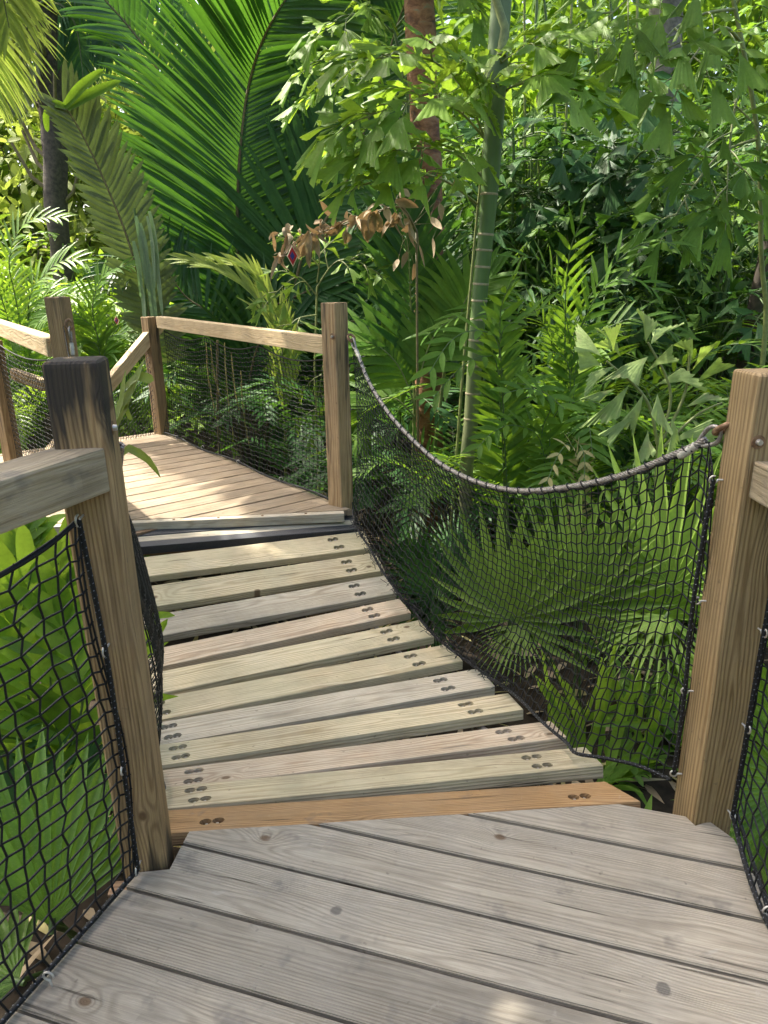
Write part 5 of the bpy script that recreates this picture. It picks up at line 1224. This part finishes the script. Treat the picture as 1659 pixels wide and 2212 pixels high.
# slim stems deep in the thicket
for k, x in enumerate((1105, 1125, 1150, 1172, 1195, 1225, 1262, 1300, 1340, 1372)):
    Y = 7.4 + (k * .37) % 1.4; c = ground_at(at(x, 640, Y)); t = thing('bamboo_cane', 'slim pale upright cane in the shade right of the ringed trunk', 'cane', tuple(c), 'slim canes in the right thicket'); m_ = MB(); q = [c] + PX(Y, (x, 560), (x + random.uniform(-12, 12), 300), (x + random.uniform(-30, 30), -60))
    m_.tube(resample(q, 18), (.018, .012), 7); m_.build('stem', M_STEMY if k % 2 else M_STEM, t)
    f = MB()
    for j in range(30):
        p = V(q[1]).lerp(q[3], random.random()); leaflet(f, p, V((random.uniform(-1, 1), random.uniform(-.6, .6), random.uniform(-.7, .3))), V((random.gauss(0, .6), -.5, 1)), .28, .03, .6, .2, LANCE)
    f.build('foliage', L_MID, t)
# path, rock wall at the right
pth = MB(); pc = [(2.6, 7.3), (4.3, 7.0), (6.0, 7.2), (8.5, 8.0)]
rows = []
for (x, y) in pc: rows.append([V((x - .1, y - .42, gz(x - .1, y - .42) + .03)), V((x, y, gz(x, y) + .045)), V((x + .1, y + .42, gz(x + .1, y + .42) + .03))])
po = pth.build('path', M_PATH); po['kind'] = 'structure'
if True:
    bpy.data.objects.remove(po); pth = MB(); pth.grid(rows); po = pth.build('path', M_PATH); po['kind'] = 'structure'
rw = thing('rock_wall', 'low wall of pale rough rocks beside the path at the right edge', 'wall', (4.6, 8.0, gz(4.6, 8.0)))
for k in range(16):
    x = 3.4 + (k % 8) * .36 + random.uniform(-.06, .06); lay = k // 8; y = 8.05 + .12 * lay; z = gz(x, y) + .10 + lay * .27; bm = bmesh.new(); bmesh.ops.create_icosphere(bm, subdivisions=3, radius=.22)
    for v in bm.verts:
        q = v.co.copy(); f_ = 1 + .35 * noise.noise(q * 5 + V((k * 3.1, 0, 0))) + .1 * noise.noise(q * 17 + V((k, 1, 0))); v.co = V((q.x * 1.05 * f_, q.y * .8 * f_, q.z * .75 * f_))
    from_bm('rock', bm, M_ROCK, rw, Matrix.Translation((x, y, z)), True)
# woven diamond ornaments
def ornament(px, py, Y, sz, label, string_to):
    p = at(px, py, Y); t = thing('woven_ornament', label, 'ornament', tuple(p)); cols = [plain('red_yarn', (.45, .02, .03), .8, scale=200), plain('blue_yarn', (.03, .04, .22), .8, scale=200), plain('cream_yarn', (.55, .45, .33), .8, scale=200)]
    m_ = MB(); d = .006
    def dia(s0, s1, m):
        for k in range(4):
            a0, a1 = k * math.pi / 2 + math.pi / 2, (k + 1) * math.pi / 2 + math.pi / 2; f = lambda a, s: V((math.cos(a) * s * .55, 0, math.sin(a) * s))
            for yy in (-d, d): m_.face([p + f(a0, s1) + V((0, yy * (1 if s0 else 1.6), 0)), p + f(a1, s1) + V((0, yy * (1 if s0 else 1.6), 0)), p + f(a1, s0) + V((0, yy * 1.6, 0)), p + f(a0, s0) + V((0, yy * 1.6, 0))] if s0 > 0 else [p + f(a0, s1) + V((0, yy * 1.6, 0)), p + f(a1, s1) + V((0, yy * 1.6, 0)), p + V((0, yy * 1.9, 0))], m)
    dia(0, sz * .42, 1); dia(sz * .42, sz * .85, 0); dia(sz * .85, sz, 2)
    m_.build('yarn_diamond', cols, t, smooth=False); s_ = MB(); s_.tube([p + V((0, 0, -sz * 1.1)), p + V((0, 0, sz * 1.1))], .003, 5); s_.tube([p + V((-sz * .6, 0, 0)), p + V((sz * .6, 0, 0))], .003, 5); s_.build('stick', M_RACH, t)
    s_ = MB(); s_.tube([p + V((0, 0, sz)), at(string_to[0], string_to[1], Y + .02)], .0012, 4); s_.build('string', M_NET, t)
ornament(632, 553, 5.0, .068, 'red and blue woven diamond ornament hanging under the dead brown leaves', (640, 520))
ornament(252, 692, 6.6, .04, 'tiny woven diamond ornament hanging by the stair rail', (255, 650))
# low ground cover and litter: nobody could count it
lt = MB()
for k in range(2600):
    x, y = random.uniform(-3.2, 4.5), random.uniform(.2, 8.5)
    if x > -1.2 and x < .9 and y < 1.6: continue
    p = V((x, y, gz(x, y) + .015)); leaflet(lt, p, V((random.gauss(0, 1), random.gauss(0, 1), random.uniform(0, .25))), V((random.gauss(0, .4), random.gauss(0, .4), 1)), random.uniform(.08, .26), random.uniform(.015, .05), .1, .3, [.4, 1, .9, .5], random.choice((0, 0, 1)))
lo = lt.build('leaf_litter', [L_DEAD, L_STRAW]); lo['kind'] = 'stuff'
gc = MB()
for k in range(420):
    x, y = random.uniform(.9, 4.5), random.uniform(2.2, 8.5)
    if k % 3 == 0: x, y = random.uniform(-4.5, -1.9), random.uniform(3.6, 8.5)
    p = V((x, y, gz(x, y)))
    for j in range(7):
        a = random.uniform(0, 6.28); leaflet(gc, p, V((math.cos(a), math.sin(a), random.uniform(.5, 1.6))), V((-math.cos(a), -math.sin(a), 1)), random.uniform(.18, .42), random.uniform(.03, .07), .7, .2, LANCE, 0)
go = gc.build('ground_cover', [L_MID]); go['kind'] = 'stuff'

# unseen palms added left of the bridge: crowns placed to shade deck and treads
c = V((-3.3, 2.0, gz(-3.3, 2.0))); sh = thing('added_shade_palm', 'unseen tall palm added left of the near deck so its crown shades the boards', 'palm', tuple(c)); m_ = MB()
m_.tube(resample([c, c + V((.1, .1, 2.5)), V((-2.4, 2.5, 4.9))], 14), (.14, .10), 12); m_.build('trunk', M_BARK, sh); top = V((-2.4, 2.5, 4.9))
for k in range(22):
    a = k * 2.399; e = random.uniform(-.05, .5); dv = V((math.cos(a), math.sin(a), 0)); l = random.uniform(1.5, 1.85)
    frond(sh, [top, top + dv * l * .3 + V((0, 0, l * (.12 + .3 * e))), top + dv * l * .7 + V((0, 0, l * (.02 + .38 * e))), top + dv * l + V((0, 0, l * (-.22 + .3 * e)))], V((0, 0, 1)), 50, .62, .06, (70, 35), .35, .12, .25, (L_COCO, M_RACH), (.022, .005), .1, prof_coco, SWORD)
c = V((-4.6, 3.9, gz(-4.6, 3.9))); sh2 = thing('added_shade_palm', 'unseen tall palm added left of the bridge so its crown shades the treads', 'palm', tuple(c)); m_ = MB()  # second palm out of view, added to shade the treads
m_.tube(resample([c, c + V((.2, .1, 2.8)), V((-3.2, 4.45, 5.7))], 14), (.14, .10), 12); m_.build('trunk', M_BARK, sh2); top = V((-3.2, 4.45, 5.7))
for k in range(19):
    a = k * 2.399 + .5; e = random.uniform(.05, .5); dv = V((math.cos(a), math.sin(a), 0)); l = random.uniform(1.35, 1.7)
    frond(sh2, [top, top + dv * l * .3 + V((0, 0, l * (.12 + .3 * e))), top + dv * l * .7 + V((0, 0, l * (.04 + .38 * e))), top + dv * l + V((0, 0, l * (-.16 + .3 * e)))], V((0, 0, 1)), 46, .6, .07, (70, 35), .25, .12, .25, (L_COCO, M_RACH), (.022, .005), .1, prof_coco, SWORD)
for pr in protos:
    if pr.name not in used: print('unused proto', pr.name)
